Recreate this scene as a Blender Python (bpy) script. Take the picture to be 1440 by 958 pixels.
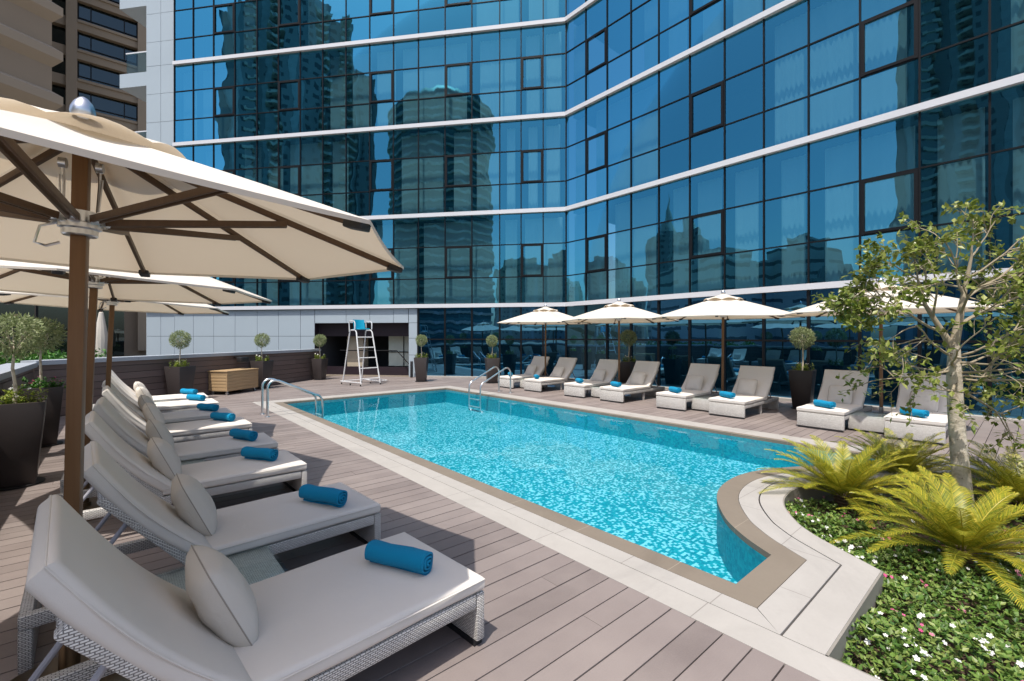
import bpy, bmesh, math, random
from mathutils import Vector, Matrix
from math import sin, cos, pi, radians, atan2, sqrt, hypot
random.seed(7)
S = bpy.context.scene
for o in list(bpy.data.objects): bpy.data.objects.remove(o)
COL = S.collection

# ------------------------------------------------------------------ camera, sky, sun, exposure
cam_d = bpy.data.cameras.new('camera'); cam = bpy.data.objects.new('camera', cam_d); COL.objects.link(cam)
cam.location = (0, 0, 1.55); cam.rotation_euler = (radians(90), 0, -atan2(.6545, .756))
cam_d.sensor_width = 36; cam_d.lens = 638/1440*36; cam_d.shift_y = -5/1440
cam_d.clip_start = .02; cam_d.clip_end = 3000
S.camera = cam
SUN_EL = radians(66); SUN_TO = (.9, .43)          # direction in which shadows fall
W = bpy.data.worlds.new('World'); S.world = W; W.use_nodes = True
nt = W.node_tree; nt.nodes.clear()
sky = nt.nodes.new('ShaderNodeTexSky'); sky.sky_type = 'NISHITA'; sky.sun_disc = False
sky.sun_elevation = SUN_EL; sky.sun_rotation = atan2(-SUN_TO[0], -SUN_TO[1])
sky.air_density = 1.0; sky.dust_density = 2.4; sky.ozone_density = 1.6
bg = nt.nodes.new('ShaderNodeBackground'); bg.inputs['Strength'].default_value = .15
wo = nt.nodes.new('ShaderNodeOutputWorld')
nt.links.new(sky.outputs[0], bg.inputs[0]); nt.links.new(bg.outputs[0], wo.inputs[0])
sd = bpy.data.lights.new('sun', 'SUN'); sd.energy = 3.5; sd.angle = radians(.53); sd.color = (1, .965, .90)
sun = bpy.data.objects.new('sun', sd); COL.objects.link(sun)
sv = Vector((SUN_TO[0]*cos(SUN_EL), SUN_TO[1]*cos(SUN_EL), -sin(SUN_EL)))
sun.rotation_euler = sv.to_track_quat('-Z', 'Y').to_euler()
S.view_settings.view_transform = 'Standard'; S.view_settings.look = 'None'
S.view_settings.exposure = 0.5; S.view_settings.gamma = 1; S.view_settings.use_curve_mapping = False
S.view_settings.use_white_balance = True; S.view_settings.white_balance_temperature = 6750; S.view_settings.white_balance_tint = 11
S.render.engine = 'CYCLES'
S.cycles.use_denoising = True
S.cycles.caustics_reflective = False; S.cycles.caustics_refractive = False
S.cycles.max_bounces = 9; S.cycles.transparent_max_bounces = 14; S.cycles.sample_clamp_indirect = 6

# ------------------------------------------------------------------ materials
class N:
    """small node-tree helper"""
    def __init__(s, name):
        s.m = bpy.data.materials.new(name); s.m.use_nodes = True; s.t = s.m.node_tree; s.t.nodes.clear()
        s.out = s.n('ShaderNodeOutputMaterial')
    def n(s, typ, **kw):
        x = s.t.nodes.new(typ)
        for k, v in kw.items():
            if k.startswith('i_'):
                key = k[2:]; key = int(key) if key.isdigit() else key.replace('_', ' ')
                if hasattr(v, 'is_output'): s.t.links.new(v, x.inputs[key])
                else: x.inputs[key].default_value = v
            else: setattr(x, k, v)
        return x
    def l(s, a, b): s.t.links.new(a, b)
    def surf(s, sh): s.l(sh, s.out.inputs['Surface']); return s.m
    def uv(s): return s.n('ShaderNodeUVMap').outputs[0]
    def pos(s): return s.n('ShaderNodeNewGeometry').outputs['Position']
    def obj(s): return s.n('ShaderNodeTexCoord').outputs['Object']
    def noise(s, vec, scale, detail=3, rough=.55, dist=0):
        return s.n('ShaderNodeTexNoise', i_Vector=vec, i_Scale=scale, i_Detail=detail, i_Roughness=rough, i_Distortion=dist)
    def ramp(s, fac, stops):
        r = s.n('ShaderNodeValToRGB', i_0=fac); e = r.color_ramp.elements
        while len(e) < len(stops): e.new(.5)
        for i, (p, c) in enumerate(stops):
            e[i].position = p; e[i].color = (*c, 1) if len(c) == 3 else c
        return r.outputs[0]
    def math(s, op, a, b=None, c=None):
        x = s.n('ShaderNodeMath', operation=op)
        for i, v in enumerate((a, b, c)):
            if v is None: continue
            if hasattr(v, 'is_output'): s.l(v, x.inputs[i])
            else: x.inputs[i].default_value = v
        return x.outputs[0]
    def vm(s, op, a, b=None, scale=None):
        x = s.n('ShaderNodeVectorMath', operation=op)
        for i, v in enumerate((a, b)):
            if v is None: continue
            if hasattr(v, 'is_output'): s.l(v, x.inputs[i])
            else: x.inputs[i].default_value = v
        if scale is not None: x.inputs['Scale'].default_value = scale
        return x.outputs[0]
    def mix(s, f, a, b):
        x = s.n('ShaderNodeMix', data_type='RGBA')
        for k, v in ((0, f), (6, a), (7, b)):
            if hasattr(v, 'is_output'): s.l(v, x.inputs[k])
            else: x.inputs[k].default_value = v if k == 0 else ((*v, 1) if len(v) == 3 else v)
        return x.outputs[2]
    def bump(s, h, strength=.3, dist=.01):
        return s.n('ShaderNodeBump', i_Height=h, i_Strength=strength, i_Distance=dist).outputs[0]
    def bsdf(s, col, rough=.6, metal=0, normal=None, spec=.4, **kw):
        b = s.n('ShaderNodeBsdfPrincipled')
        if hasattr(col, 'is_output'): s.l(col, b.inputs['Base Color'])
        else: b.inputs['Base Color'].default_value = (*col, 1)
        if hasattr(rough, 'is_output'): s.l(rough, b.inputs['Roughness'])
        else: b.inputs['Roughness'].default_value = rough
        b.inputs['Metallic'].default_value = metal; b.inputs['Specular IOR Level'].default_value = spec
        if normal is not None: s.l(normal, b.inputs['Normal'])
        for k, v in kw.items(): b.inputs[k].default_value = v
        return b.outputs[0]

def plain(name, col, rough=.6, metal=0, var=.12, scale=6, bump=0, spec=.4):
    t = N(name); p = t.obj(); nz = t.noise(p, scale, 4)
    c = t.mix(nz.outputs[0], tuple(x*(1-var) for x in col), tuple(min(1, x*(1+var)) for x in col))
    nm = t.bump(t.noise(p, scale*8, 4).outputs[0], bump, .01) if bump else None
    return t.surf(t.bsdf(c, rough, metal, nm, spec))

def wood(name, c0, c1, rough=.5, scale=(1, 1, .06), s=40):
    t = N(name); p = t.vm('MULTIPLY', t.obj(), scale); nz = t.noise(p, s, 4, .6, .4)
    return t.surf(t.bsdf(t.mix(nz.outputs[0], c0, c1), rough, 0, t.bump(nz.outputs[0], .15, .004)))

def deck_mat():
    t = N('composite_deck'); p = t.pos(); g = t.n('ShaderNodeNewGeometry').outputs['Random Per Island']
    st = t.noise(t.vm('MULTIPLY', p, (1.5, 60, 1)), 3, 4, .6); bl = t.noise(p, 1.3, 4, .6); sp = t.noise(p, 140, 2)
    base = t.ramp(g, [(0, (.135, .112, .107)), (.5, (.178, .148, .142)), (1, (.22, .187, .178))])
    c = t.mix(t.math('MULTIPLY', st.outputs[0], .35), base, (.15, .12, .112))
    c = t.mix(t.math('MULTIPLY', t.ramp(bl.outputs[0], [(.35, (0, 0, 0)), (.75, (1, 1, 1))]), .55), c, (.31, .268, .25))
    c = t.mix(t.math('MULTIPLY', sp.outputs[0], .3), c, (.33, .28, .26))
    h = t.math('ADD', st.outputs[0], t.math('MULTIPLY', sp.outputs[0], .6))
    return t.surf(t.bsdf(c, .55, 0, t.bump(h, .18, .004), .35))

def stone_mat(name, ca, cb, joint, jx, jy, vein=.5):
    """slab stone with thin mortar joints in plan"""
    t = N(name); p = t.pos(); n1 = t.noise(p, 2.2, 5, .62, .6); n2 = t.noise(p, 45, 3)
    c = t.mix(n1.outputs[0], ca, cb); c = t.mix(t.math('MULTIPLY', n2.outputs[0], vein*.4), c, tuple(x*.75 for x in ca))
    n3 = t.noise(p, .9, 6, .7, 1.5); c = t.mix(t.math('MULTIPLY', t.ramp(n3.outputs[0], [(.5, (0, 0, 0)), (.68, (1, 1, 1))]), .28), c, tuple(x*.62 for x in ca))
    sx = t.n('ShaderNodeSeparateXYZ', i_0=p); masks = []
    for ax, pitch in ((0, jx), (1, jy)):
        if not pitch: continue
        f = t.math('FRACT', t.math('DIVIDE', sx.outputs[ax], pitch)); masks.append(t.math('LESS_THAN', f, .006/pitch))
    if masks:
        m = masks[0]
        for k in masks[1:]: m = t.math('MAXIMUM', m, k)
        c = t.mix(t.math('MULTIPLY', m, .75), c, joint)
    return t.surf(t.bsdf(c, .6, 0, t.bump(n2.outputs[0], .12, .003), .3))

def weave_mat():
    t = N('white_wicker'); v = t.uv()
    br = t.n('ShaderNodeTexBrick', i_Vector=v, i_Scale=1.0, i_Mortar_Size=.0021, i_Brick_Width=.021, i_Row_Height=.0085, i_Mortar_Smooth=.6)
    br.offset = .5
    br.inputs['Color1'].default_value = (.80, .785, .75, 1); br.inputs['Color2'].default_value = (.62, .605, .575, 1); br.inputs['Mortar'].default_value = (.13, .125, .12, 1)
    nz = t.noise(v, 60, 2)
    c = t.mix(t.math('MULTIPLY', nz.outputs[0], .2), br.outputs['Color'], (.80, .78, .74))
    h = t.math('SUBTRACT', 1, br.outputs['Fac'])
    return t.surf(t.bsdf(c, .42, 0, t.bump(h, .7, .004), .4))

def fabric(name, col, sc=900, var=.06, transl=0, weave=.1, fold=0):
    t = N(name); p = t.obj(); n1 = t.noise(p, 3, 4, .6); n2 = t.noise(p, sc, 1)
    c = t.mix(n1.outputs[0], tuple(x*(1-var) for x in col), tuple(min(1, x*(1+var)) for x in col))
    c = t.mix(t.math('MULTIPLY', n2.outputs[0], .12), c, tuple(x*.8 for x in col))
    h = t.math('ADD', t.math('MULTIPLY', n2.outputs[0], .3), t.math('MULTIPLY', t.noise(p, 9, 3, .6, 1.2).outputs[0], fold))
    nm = t.bump(h, weave, .006)
    b = t.bsdf(c, .85, 0, nm, .15)
    if transl:
        tr = t.n('ShaderNodeBsdfTranslucent', i_Color=(col[0]*.95, col[1]*.82, col[2]*.64, 1))
        b = t.n('ShaderNodeMixShader', i_0=transl, i_1=b, i_2=tr.outputs[0]).outputs[0]
    return t.surf(b)

def towel_mat():
    t = N('blue_terry'); p = t.obj(); n = t.noise(p, 260, 3, .7); n2 = t.noise(p, 14, 3)
    c = t.mix(n.outputs[0], (.0, .175, .35), (.004, .31, .53)); c = t.mix(t.math('MULTIPLY', n2.outputs[0], .25), c, (.0, .22, .43))
    return t.surf(t.bsdf(c, .9, 0, t.bump(n.outputs[0], .8, .006), .1, **{'Sheen Weight': .05}))

def facade_glass(name, refl, tint, dark, trans=.25, wav=.012, wscale=1.1):
    t = N(name); p = t.pos()
    n1 = t.noise(p, wscale, 1.5, .4).outputs['Color']
    v = t.vm('SCALE', t.vm('SUBTRACT', n1, (.5, .5, .5)), scale=wav)
    n2 = t.noise(t.vm('MULTIPLY', p, (3.2, 3.2, .9)), 1.0, 2, .5).outputs['Color']
    v = t.vm('ADD', v, t.vm('SCALE', t.vm('SUBTRACT', n2, (.5, .5, .5)), scale=wav*.75))
    nm = t.vm('NORMALIZE', t.vm('ADD', v, t.n('ShaderNodeNewGeometry').outputs['Normal']))
    gl = t.n('ShaderNodeBsdfGlossy', i_Color=(*refl, 1), i_Roughness=.0, i_Normal=nm)
    tr = t.n('ShaderNodeBsdfTransparent', i_Color=(*tint, 1)); df = t.n('ShaderNodeBsdfDiffuse', i_Color=(*dark, 1))
    body = t.n('ShaderNodeMixShader', i_0=trans, i_1=df.outputs[0], i_2=tr.outputs[0])
    lw = t.n('ShaderNodeLayerWeight', i_Blend=.35)
    f = t.math('ADD', t.math('MULTIPLY', lw.outputs['Fresnel'], .35), .49)
    return t.surf(t.n('ShaderNodeMixShader', i_0=f, i_1=body.outputs[0], i_2=gl.outputs[0]).outputs[0])

def clear_glass(name, tint, refl=.15):
    t = N(name)
    gl = t.n('ShaderNodeBsdfGlossy', i_Color=(.9, .95, 1, 1), i_Roughness=.02)
    tr = t.n('ShaderNodeBsdfTransparent', i_Color=(*tint, 1))
    lw = t.n('ShaderNodeFresnel', i_IOR=1.45)
    f = t.math('ADD', t.math('MULTIPLY', lw.outputs[0], .8 if refl < .18 else .4), refl*.15)
    f = t.math('MULTIPLY', f, t.math('SUBTRACT', 1, t.n('ShaderNodeNewGeometry').outputs['Backfacing']))
    return t.surf(t.n('ShaderNodeMixShader', i_0=f, i_1=tr.outputs[0], i_2=gl.outputs[0]).outputs[0])

def water_mat():
    t = N('pool_water'); p = t.pos()
    n1 = t.noise(p, 3.2, 2.5, .5, .5).outputs['Color']; n2 = t.noise(p, 14, 2, .5).outputs['Color']
    v = t.vm('ADD', t.vm('SCALE', t.vm('SUBTRACT', n1, (.5, .5, .5)), scale=.03), t.vm('SCALE', t.vm('SUBTRACT', n2, (.5, .5, .5)), scale=.035))
    nm = t.vm('NORMALIZE', t.vm('ADD', v, t.n('ShaderNodeNewGeometry').outputs['Normal']))
    gl = t.n('ShaderNodeBsdfGlossy', i_Color=(.95, 1, 1, 1), i_Roughness=.015, i_Normal=nm)
    tr = t.n('ShaderNodeBsdfTransparent', i_Color=(.60, .94, .97, 1))
    fr = t.n('ShaderNodeFresnel', i_IOR=1.33, i_Normal=nm)
    return t.surf(t.n('ShaderNodeMixShader', i_0=t.math('MULTIPLY', fr.outputs[0], .6), i_1=tr.outputs[0], i_2=gl.outputs[0]).outputs[0])

def mosaic(name, speck):
    """2.5 cm glass mosaic, turquoise with scattered pale tiles standing in for caustic light"""
    t = N(name); p = t.pos()
    w = t.vm('SCALE', t.vm('SUBTRACT', t.noise(p, 9, 2).outputs['Color'], (.5, .5, .5)), scale=.035)
    q = t.vm('SCALE', t.vm('ADD', p, w), scale=1/.027)
    cell = t.vm('FLOOR', q)
    wn = t.n('ShaderNodeTexWhiteNoise', i_Vector=cell)
    big = t.noise(p, 1.1, 3, .6).outputs[0]; mid = t.noise(p, 12, 2, .6).outputs[0]
    c = t.mix(wn.outputs['Value'], *(((.0, .205, .285), (.0, .32, .385)) if speck else ((.0, .24, .34), (.0, .40, .48))))  # wall tiles lightened in colour, making up for weaker sun on vertical faces
    if speck:
        wn2 = t.n('ShaderNodeTexWhiteNoise', i_Vector=t.vm('ADD', cell, (37, 11, 5)))
        a = t.math('ADD', t.math('MULTIPLY', wn2.outputs['Value'], .72), t.math('ADD', t.math('MULTIPLY', mid, .42), t.math('MULTIPLY', big, .32)))
        f = t.n('ShaderNodeMapRange', i_Value=a, i_From_Min=.848, i_From_Max=.875)
        c = t.mix(f.outputs[0], c, (.38, .60, .70))
    fr = t.vm('FRACTION', q); s3 = t.n('ShaderNodeSeparateXYZ', i_0=fr)
    g = t.math('MAXIMUM', t.math('LESS_THAN', s3.outputs[0], .07), t.math('LESS_THAN', s3.outputs[1], .07))
    c = t.mix(t.math('MULTIPLY', g, .35), c, (.02, .36, .46))
    return t.surf(t.bsdf(c, .4, 0, None, .3))

def leaf_mat(name, cols, rough=.45, transl=.25, tc=None):
    t = N(name); r = t.n('ShaderNodeNewGeometry').outputs['Random Per Island']
    c = t.ramp(r, [(i/(len(cols)-1), k) for i, k in enumerate(cols)])
    b = t.bsdf(c, rough, 0, None, .4)
    tr = t.n('ShaderNodeBsdfTranslucent', i_Color=c) if tc is None else t.n('ShaderNodeBsdfTranslucent', i_Color=(*tc, 1))
    return t.surf(t.n('ShaderNodeMixShader', i_0=transl, i_1=b, i_2=tr.outputs[0]).outputs[0])

def bark_mat():
    t = N('pale_bark'); p = t.obj(); n1 = t.noise(p, 7, 4, .65, .8); n2 = t.noise(p, 26, 3, .6)
    c = t.ramp(n1.outputs[0], [(.3, (.30, .25, .19)), (.48, (.52, .46, .37)), (.7, (.64, .585, .49))])
    c = t.mix(t.ramp(n2.outputs[0], [(.62, (0, 0, 0)), (.7, (1, 1, 1))]), c, (.10, .08, .06))
    return t.surf(t.bsdf(c, .85, 0, t.bump(n2.outputs[0], .5, .02), .2))

def tower_mat(name, wall, win, bw, rh, mortar, metal=0, stripe=.8):
    """far facade: dark window grid"""
    t = N(name); v = t.uv()
    br = t.n('ShaderNodeTexBrick', i_Vector=v, i_Scale=1.0, i_Mortar_Size=mortar, i_Brick_Width=bw, i_Row_Height=rh, i_Mortar_Smooth=0.0); br.offset = 0
    br.inputs['Color1'].default_value = (*win, 1); br.inputs['Color2'].default_value = (*[x*1.7 for x in win], 1); br.inputs['Mortar'].default_value = (*wall, 1)
    u = t.n('ShaderNodeSeparateXYZ', i_0=v).outputs[0]
    st = t.math('LESS_THAN', t.math('FRACT', t.math('DIVIDE', u, bw*3.0)), .22)
    c = t.mix(t.math('MULTIPLY', st, stripe), br.outputs['Color'], tuple(min(.8, x*1.9) for x in wall))
    wn = t.noise(v, .35, 3, .7); c = t.mix(t.math('MULTIPLY', wn.outputs[0], .5), c, tuple(x*.5 for x in wall))
    return t.surf(t.bsdf(c, .5, metal, None, .4))

M = {}
M['deck'] = deck_mat()
M['dark_gap'] = plain('shadow_gap', (.03, .026, .025), .9)
M['coping'] = stone_mat('pale_limestone', (.33, .314, .294), (.44, .42, .395), (.19, .175, .16), .62, .62)
M['coping_line'] = stone_mat('pale_limestone_strip', (.34, .322, .30), (.45, .43, .403), (.19, .175, .16), 0, 1.25)
M['brown_stone'] = stone_mat('brown_stone', (.17, .14, .11), (.235, .20, .16), (.30, .26, .21), 0, .8)
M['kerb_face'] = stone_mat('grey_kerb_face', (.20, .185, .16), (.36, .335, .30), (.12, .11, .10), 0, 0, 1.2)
M['water'] = water_mat(); M['mosaic'] = mosaic('pool_mosaic_floor', True); M['mosaic_plain'] = mosaic('pool_mosaic_wall', False)
M['soil'] = plain('garden_soil', (.085, .055, .036), .95, 0, .4, 14, .6)
M['ground'] = plain('city_ground', (.27, .24, .20), .9, 0, .3, .05)
M['wicker'] = weave_mat()
M['cushion'] = fabric('cream_cushion', (.70, .665, .615), 700, .05, 0, .4, 1.0)
M['pillow'] = fabric('beige_pillow', (.66, .615, .55), 600, .05, 0, .5, 1.2)
M['pillow_pipe'] = plain('pillow_piping', (.34, .30, .26), .9)
M['canopy'] = fabric('cream_canopy', (.76, .715, .645), 500, .04, .25, .12, .5)
M['towel'] = towel_mat()
M['teak'] = wood('brown_stained_wood', (.115, .055, .022), (.20, .105, .045), .45)
M['rib_wood'] = wood('dark_rib_wood', (.07, .04, .022), (.12, .07, .038), .5)
M['oak'] = wood('honey_oak', (.35, .235, .125), (.46, .32, .18), .5, (.06, .06, 1), 45)
M['bronze'] = plain('bronze_tube', (.22, .16, .10), .3, .9)
M['chrome'] = plain('chrome', (.62, .63, .65), .3, 1, .03)
M['steel'] = plain('brushed_steel', (.62, .64, .66), .28, 1, .06)
M['grey_tube'] = plain('grey_painted_tube', (.36, .37, .42), .4)
M['white_tube'] = plain('white_painted_tube', (.62, .63, .64), .35, 0, .04)
M['black'] = plain('black_plastic', (.018, .018, .02), .5)
M['planter'] = plain('charcoal_planter', (.045, .037, .036), .42, 0, .12, 3, .08)
M['wall_board'] = None
M['metal_coping'] = plain('grey_metal_coping', (.36, .40, .45), .45, 0, .07, 2)
M['panel'] = plain('pale_grey_panel', (.35, .42, .475), .38, 0, .05, .7)
M['band'] = plain('light_metal_band', (.60, .62, .66), .35, 0, .05, .8)
M['frame'] = plain('black_window_frame', (.006, .007, .009), .45, spec=.2)
M['glass'] = facade_glass('blue_mirror_glass', (.065, .345, .505), (.55, .86, .93), (.0, .025, .04), .88)
M['glass_low'] = facade_glass('blue_mirror_glass_ground_floor', (.12, .40, .66), (.25, .5, .65), (.0, .008, .018), .2, .010, .9)
M['curtain'] = fabric('sheer_curtain', (.84, .87, .88), 200, .05, .25, .05, .2)
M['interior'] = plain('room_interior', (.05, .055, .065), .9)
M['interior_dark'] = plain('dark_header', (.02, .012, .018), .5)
M['pale_screen'] = plain('pale_green_screen', (.50, .56, .50), .5)
M['cream_wall'] = plain('cream_interior_wall', (.42, .36, .27), .8)
M['clear'] = clear_glass('balustrade_glass', (.72, .86, .88))
M['table_glass'] = clear_glass('table_glass', (.95, .985, .975), .2)
M['beige'] = plain('beige_render', (.235, .185, .135), .85, 0, .06, .4, .1)
M['beige_light'] = plain('beige_trim', (.27, .22, .165), .85, 0, .06, .4, .1)
M['dark_glass'] = facade_glass('dark_window_glass', (.10, .13, .14), (.3, .4, .4), (.010, .016, .017), .3, .006)
M['olive'] = leaf_mat('olive_leaf', [(.13, .18, .07), (.24, .30, .13), (.40, .45, .26), (.17, .23, .09)])
M['box_leaf'] = leaf_mat('hedge_leaf', [(.02, .09, .012), (.05, .17, .02), (.09, .24, .03), (.03, .12, .015)])
M['tree_leaf'] = leaf_mat('tree_leaf', [(.08, .13, .015), (.18, .24, .04), (.27, .32, .06), (.38, .40, .13), (.12, .19, .03)], .34, .36)
M['palm_leaf'] = leaf_mat('cycad_leaf', [(.13, .19, .02), (.40, .39, .035), (.60, .48, .055), (.21, .26, .025), (.50, .44, .045)], .4, .3)
M['bed_leaf'] = leaf_mat('bedding_leaf', [(.04, .10, .02), (.09, .18, .03), (.16, .26, .05), (.24, .30, .08), (.05, .12, .02)], .4, .2)
M['lime_leaf'] = leaf_mat('lime_bedding_leaf', [(.10, .18, .02), (.22, .30, .04), (.32, .36, .06), (.14, .22, .03)], .45, .3)
M['white_flower'] = leaf_mat('white_petal', [(.80, .80, .76), (.86, .84, .82)], .7, .2)
M['pink_flower'] = leaf_mat('pink_petal', [(.62, .05, .22), (.75, .12, .34), (.70, .30, .38)], .6, .2)
M['bark'] = bark_mat()
M['twig'] = plain('pale_twig', (.33, .28, .20), .85, 0, .25, 20)
M['palm_trunk'] = plain('cycad_trunk', (.10, .065, .04), .95, 0, .4, 25, .8)
M['seat_blue'] = plain('turquoise_plastic', (.0, .30, .46), .35, 0, .05)
M['tower_dark'] = tower_mat('tower_facade_dark', (.26, .30, .31), (.03, .05, .06), 3.1, 3.3, .9)
M['tower_round'] = tower_mat('tower_facade_curved', (.10, .24, .24), (.03, .10, .11), 30, 3.4, .5, 0, 0)
M['tower_pale'] = tower_mat('tower_facade_pale', (.62, .57, .50), (.14, .15, .16), 3.4, 3.2, 1.0)
M['tower_stripe'] = tower_mat('tower_facade_striped', (.66, .66, .64), (.06, .08, .09), 40, 3.6, 1.3, 0, 0)

# ------------------------------------------------------------------ mesh builder and scene-tree helpers
class MB:
    def __init__(s): s.v = []; s.f = []; s.sm = []
    def add(s, vs, fs, smooth=False, T=None):
        b = len(s.v)
        s.v += [(T @ Vector(p)) if T else Vector(p) for p in vs]
        s.f += [[b+i for i in f] for f in fs]; s.sm += [smooth]*len(fs); return s
    def box(s, x0, x1, y0, y1, z0, z1, T=None):
        return s.add([(x0,y0,z0),(x1,y0,z0),(x1,y1,z0),(x0,y1,z0),(x0,y0,z1),(x1,y0,z1),(x1,y1,z1),(x0,y1,z1)],
                     [(3,2,1,0),(4,5,6,7),(0,1,5,4),(1,2,6,5),(2,3,7,6),(3,0,4,7)], False, T)
    def poly(s, pts, T=None): return s.add(pts, [list(range(len(pts)))], False, T)
    def prism(s, pts, z0, z1, T=None):
        n = len(pts); vs = [(x, y, z0) for x, y in pts] + [(x, y, z1) for x, y in pts]
        fs = [list(range(n))[::-1], list(range(n, 2*n))] + [(i, (i+1) % n, n+(i+1) % n, n+i) for i in range(n)]
        return s.add(vs, fs, False, T)
    def tube(s, pts, r, n=8, T=None, square=False, flat=1.0):
        pts = [Vector(p) for p in pts]; rs = r if isinstance(r, (list, tuple)) else [r]*len(pts)
        vs = []; fs = []; prev = None
        for i, p in enumerate(pts):
            d = (pts[min(i+1, len(pts)-1)] - pts[max(i-1, 0)]).normalized()
            if prev is None:
                a = Vector((0, 0, 1)) if abs(d.z) < .9 else Vector((1, 0, 0)); u = d.cross(a).normalized()
            else: u = (prev - d*prev.dot(d)).normalized()
            w = d.cross(u); prev = u
            for k in range(n):
                an = 2*pi*(k+(.5 if square else 0))/n; vs.append(p + (u*cos(an) + w*sin(an)*flat)*rs[i])
        for i in range(len(pts)-1):
            for k in range(n):
                a, b = i*n+k, i*n+(k+1) % n; fs.append((a, b, b+n, a+n))
        fs.append(list(range(n))[::-1]); fs.append([(len(pts)-1)*n+k for k in range(n)])
        return s.add(vs, fs, not square, T)
    def bar(s, a, b, w, h, T=None):
        """rectangular bar from a to b, w across, h in the vertical plane"""
        a, b = Vector(a), Vector(b); d = (b-a).normalized()
        up = Vector((0, 0, 1)) if abs(d.z) < .95 else Vector((1, 0, 0))
        u = d.cross(up).normalized()*w/2; w_ = u.normalized().cross(d).normalized()*h/2
        vs = [a-u-w_, a+u-w_, a+u+w_, a-u+w_, b-u-w_, b+u-w_, b+u+w_, b-u+w_]
        return s.add(vs, [(3,2,1,0),(4,5,6,7),(0,1,5,4),(1,2,6,5),(2,3,7,6),(3,0,4,7)], False, T)
    def lathe(s, prof, n=24, T=None, sx=1, sy=1):
        vs = []; fs = []
        for r, z in prof:
            for k in range(n): vs.append((r*cos(2*pi*k/n)*sx, r*sin(2*pi*k/n)*sy, z))
        for i in range(len(prof)-1):
            for k in range(n):
                a, b = i*n+k, i*n+(k+1) % n; fs.append((a, b, b+n, a+n))
        if prof[0][0] > 1e-4: fs.append(list(range(n))[::-1])
        if prof[-1][0] > 1e-4: fs.append([(len(prof)-1)*n+k for k in range(n)])
        return s.add(vs, fs, True, T)
    def leaf(s, p, d, nrm, L, w, fold=.15):
        """one pointed-oval leaf of four triangles"""
        p = Vector(p); d = Vector(d).normalized(); sd_ = d.cross(Vector(nrm))
        if sd_.length < 1e-3: sd_ = d.orthogonal()
        sd_.normalize(); up = sd_.cross(d)
        s.add([p, p+d*L*.45+sd_*w/2+up*w*fold, p+d*L, p+d*L*.45-sd_*w/2+up*w*fold], [(0, 1, 2), (0, 2, 3)])
    def build(s, name, mat, parent=None, bevel=0, sharp=40, loc=None, seg=2, uvscale=1):
        me = bpy.data.meshes.new(name); me.from_pydata([tuple(v) for v in s.v], [], s.f); me.update()
        if bevel:
            bm = bmesh.new(); bm.from_mesh(me); bmesh.ops.remove_doubles(bm, verts=bm.verts, dist=1e-6)
            es = [e for e in bm.edges if len(e.link_faces) == 2 and e.calc_face_angle(0) > .5]
            bmesh.ops.bevel(bm, geom=es, offset=bevel, segments=seg, profile=.5, affect='EDGES', clamp_overlap=True)
            bm.to_mesh(me); bm.free(); me.polygons.foreach_set('use_smooth', [True]*len(me.polygons))
        else: me.polygons.foreach_set('use_smooth', s.sm)
        if bevel or any(s.sm): me.set_sharp_from_angle(angle=radians(sharp))
        if len(me.polygons) < 40000:
            uv = me.uv_layers.new(name='UVMap').data; vs = me.vertices
            for p in me.polygons:
                n = p.normal; ax, ay, az = abs(n.x), abs(n.y), abs(n.z)
                for li in p.loop_indices:
                    c = vs[me.loops[li].vertex_index].co
                    if az >= ax and az >= ay: uv[li].uv = (c.x*uvscale, c.y*uvscale)
                    elif ax > ay: uv[li].uv = (c.y*uvscale, c.z*uvscale)
                    else: uv[li].uv = (c.x*uvscale, c.z*uvscale)
        if isinstance(mat, (list, tuple)):
            for m in mat: me.materials.append(m)
        else: me.materials.append(mat)
        o = bpy.data.objects.new(name, me); COL.objects.link(o)
        if parent: o.parent = parent
        if loc: o.location = loc
        return o

def thing(name, label, cat, loc=(0, 0, 0), rz=0, group=None):
    o = bpy.data.objects.new(name, None); COL.objects.link(o); o.empty_display_size = .2
    o.location = loc; o.rotation_euler = (0, 0, rz); return tag(o, label, cat, group)
def tag(o, label, cat, group=None, kind=None):
    if label: o['label'] = label
    if cat: o['category'] = cat
    if group: o['group'] = group
    if kind: o['kind'] = kind
    return o
def struct(o): o['kind'] = 'structure'; return o
def kids(o): return [c for c in CHILD.get(o.name, [])]
CHILD = {}
def index_children():
    CHILD.clear()
    for o in bpy.data.objects:
        if o.parent: CHILD.setdefault(o.parent.name, []).append(o)
def copy_tree(o, parent=None):
    c = o.copy(); COL.objects.link(c)
    if parent: c.parent = parent
    for ch in kids(o): copy_tree(ch, c)
    return c
def place(proto, first, loc, rz=0, label=None, group=None, scale=1, rx=0, ry=0):
    o = proto if first else copy_tree(proto)
    o.location = loc; o.rotation_euler = (rx, ry, rz); o.scale = (scale,)*3
    if label: o['label'] = label
    if group: o['group'] = group
    return o
def rr(a, b): return random.uniform(a, b)
def rdir():
    while 1:
        v = Vector((rr(-1, 1), rr(-1, 1), rr(-1, 1)))
        if .05 < v.length < 1: return v.normalized()
# ================================================================== SETTING
P0 = Vector((12.4, 11.3, 0)); DL = Vector((-.642, .767, 0)); NL = Vector((-.767, -.642, 0)); DR = Vector((0, -1, 0)); NR = Vector((-1, 0, 0))
def wall_y(x): return 12.2 + .781*(x+1.2)
WALL_A = Vector((-1.2, 12.2, 0)); WALL_D = Vector((.788, .615, 0)); WALL_N = Vector((.615, -.788, 0))

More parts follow.
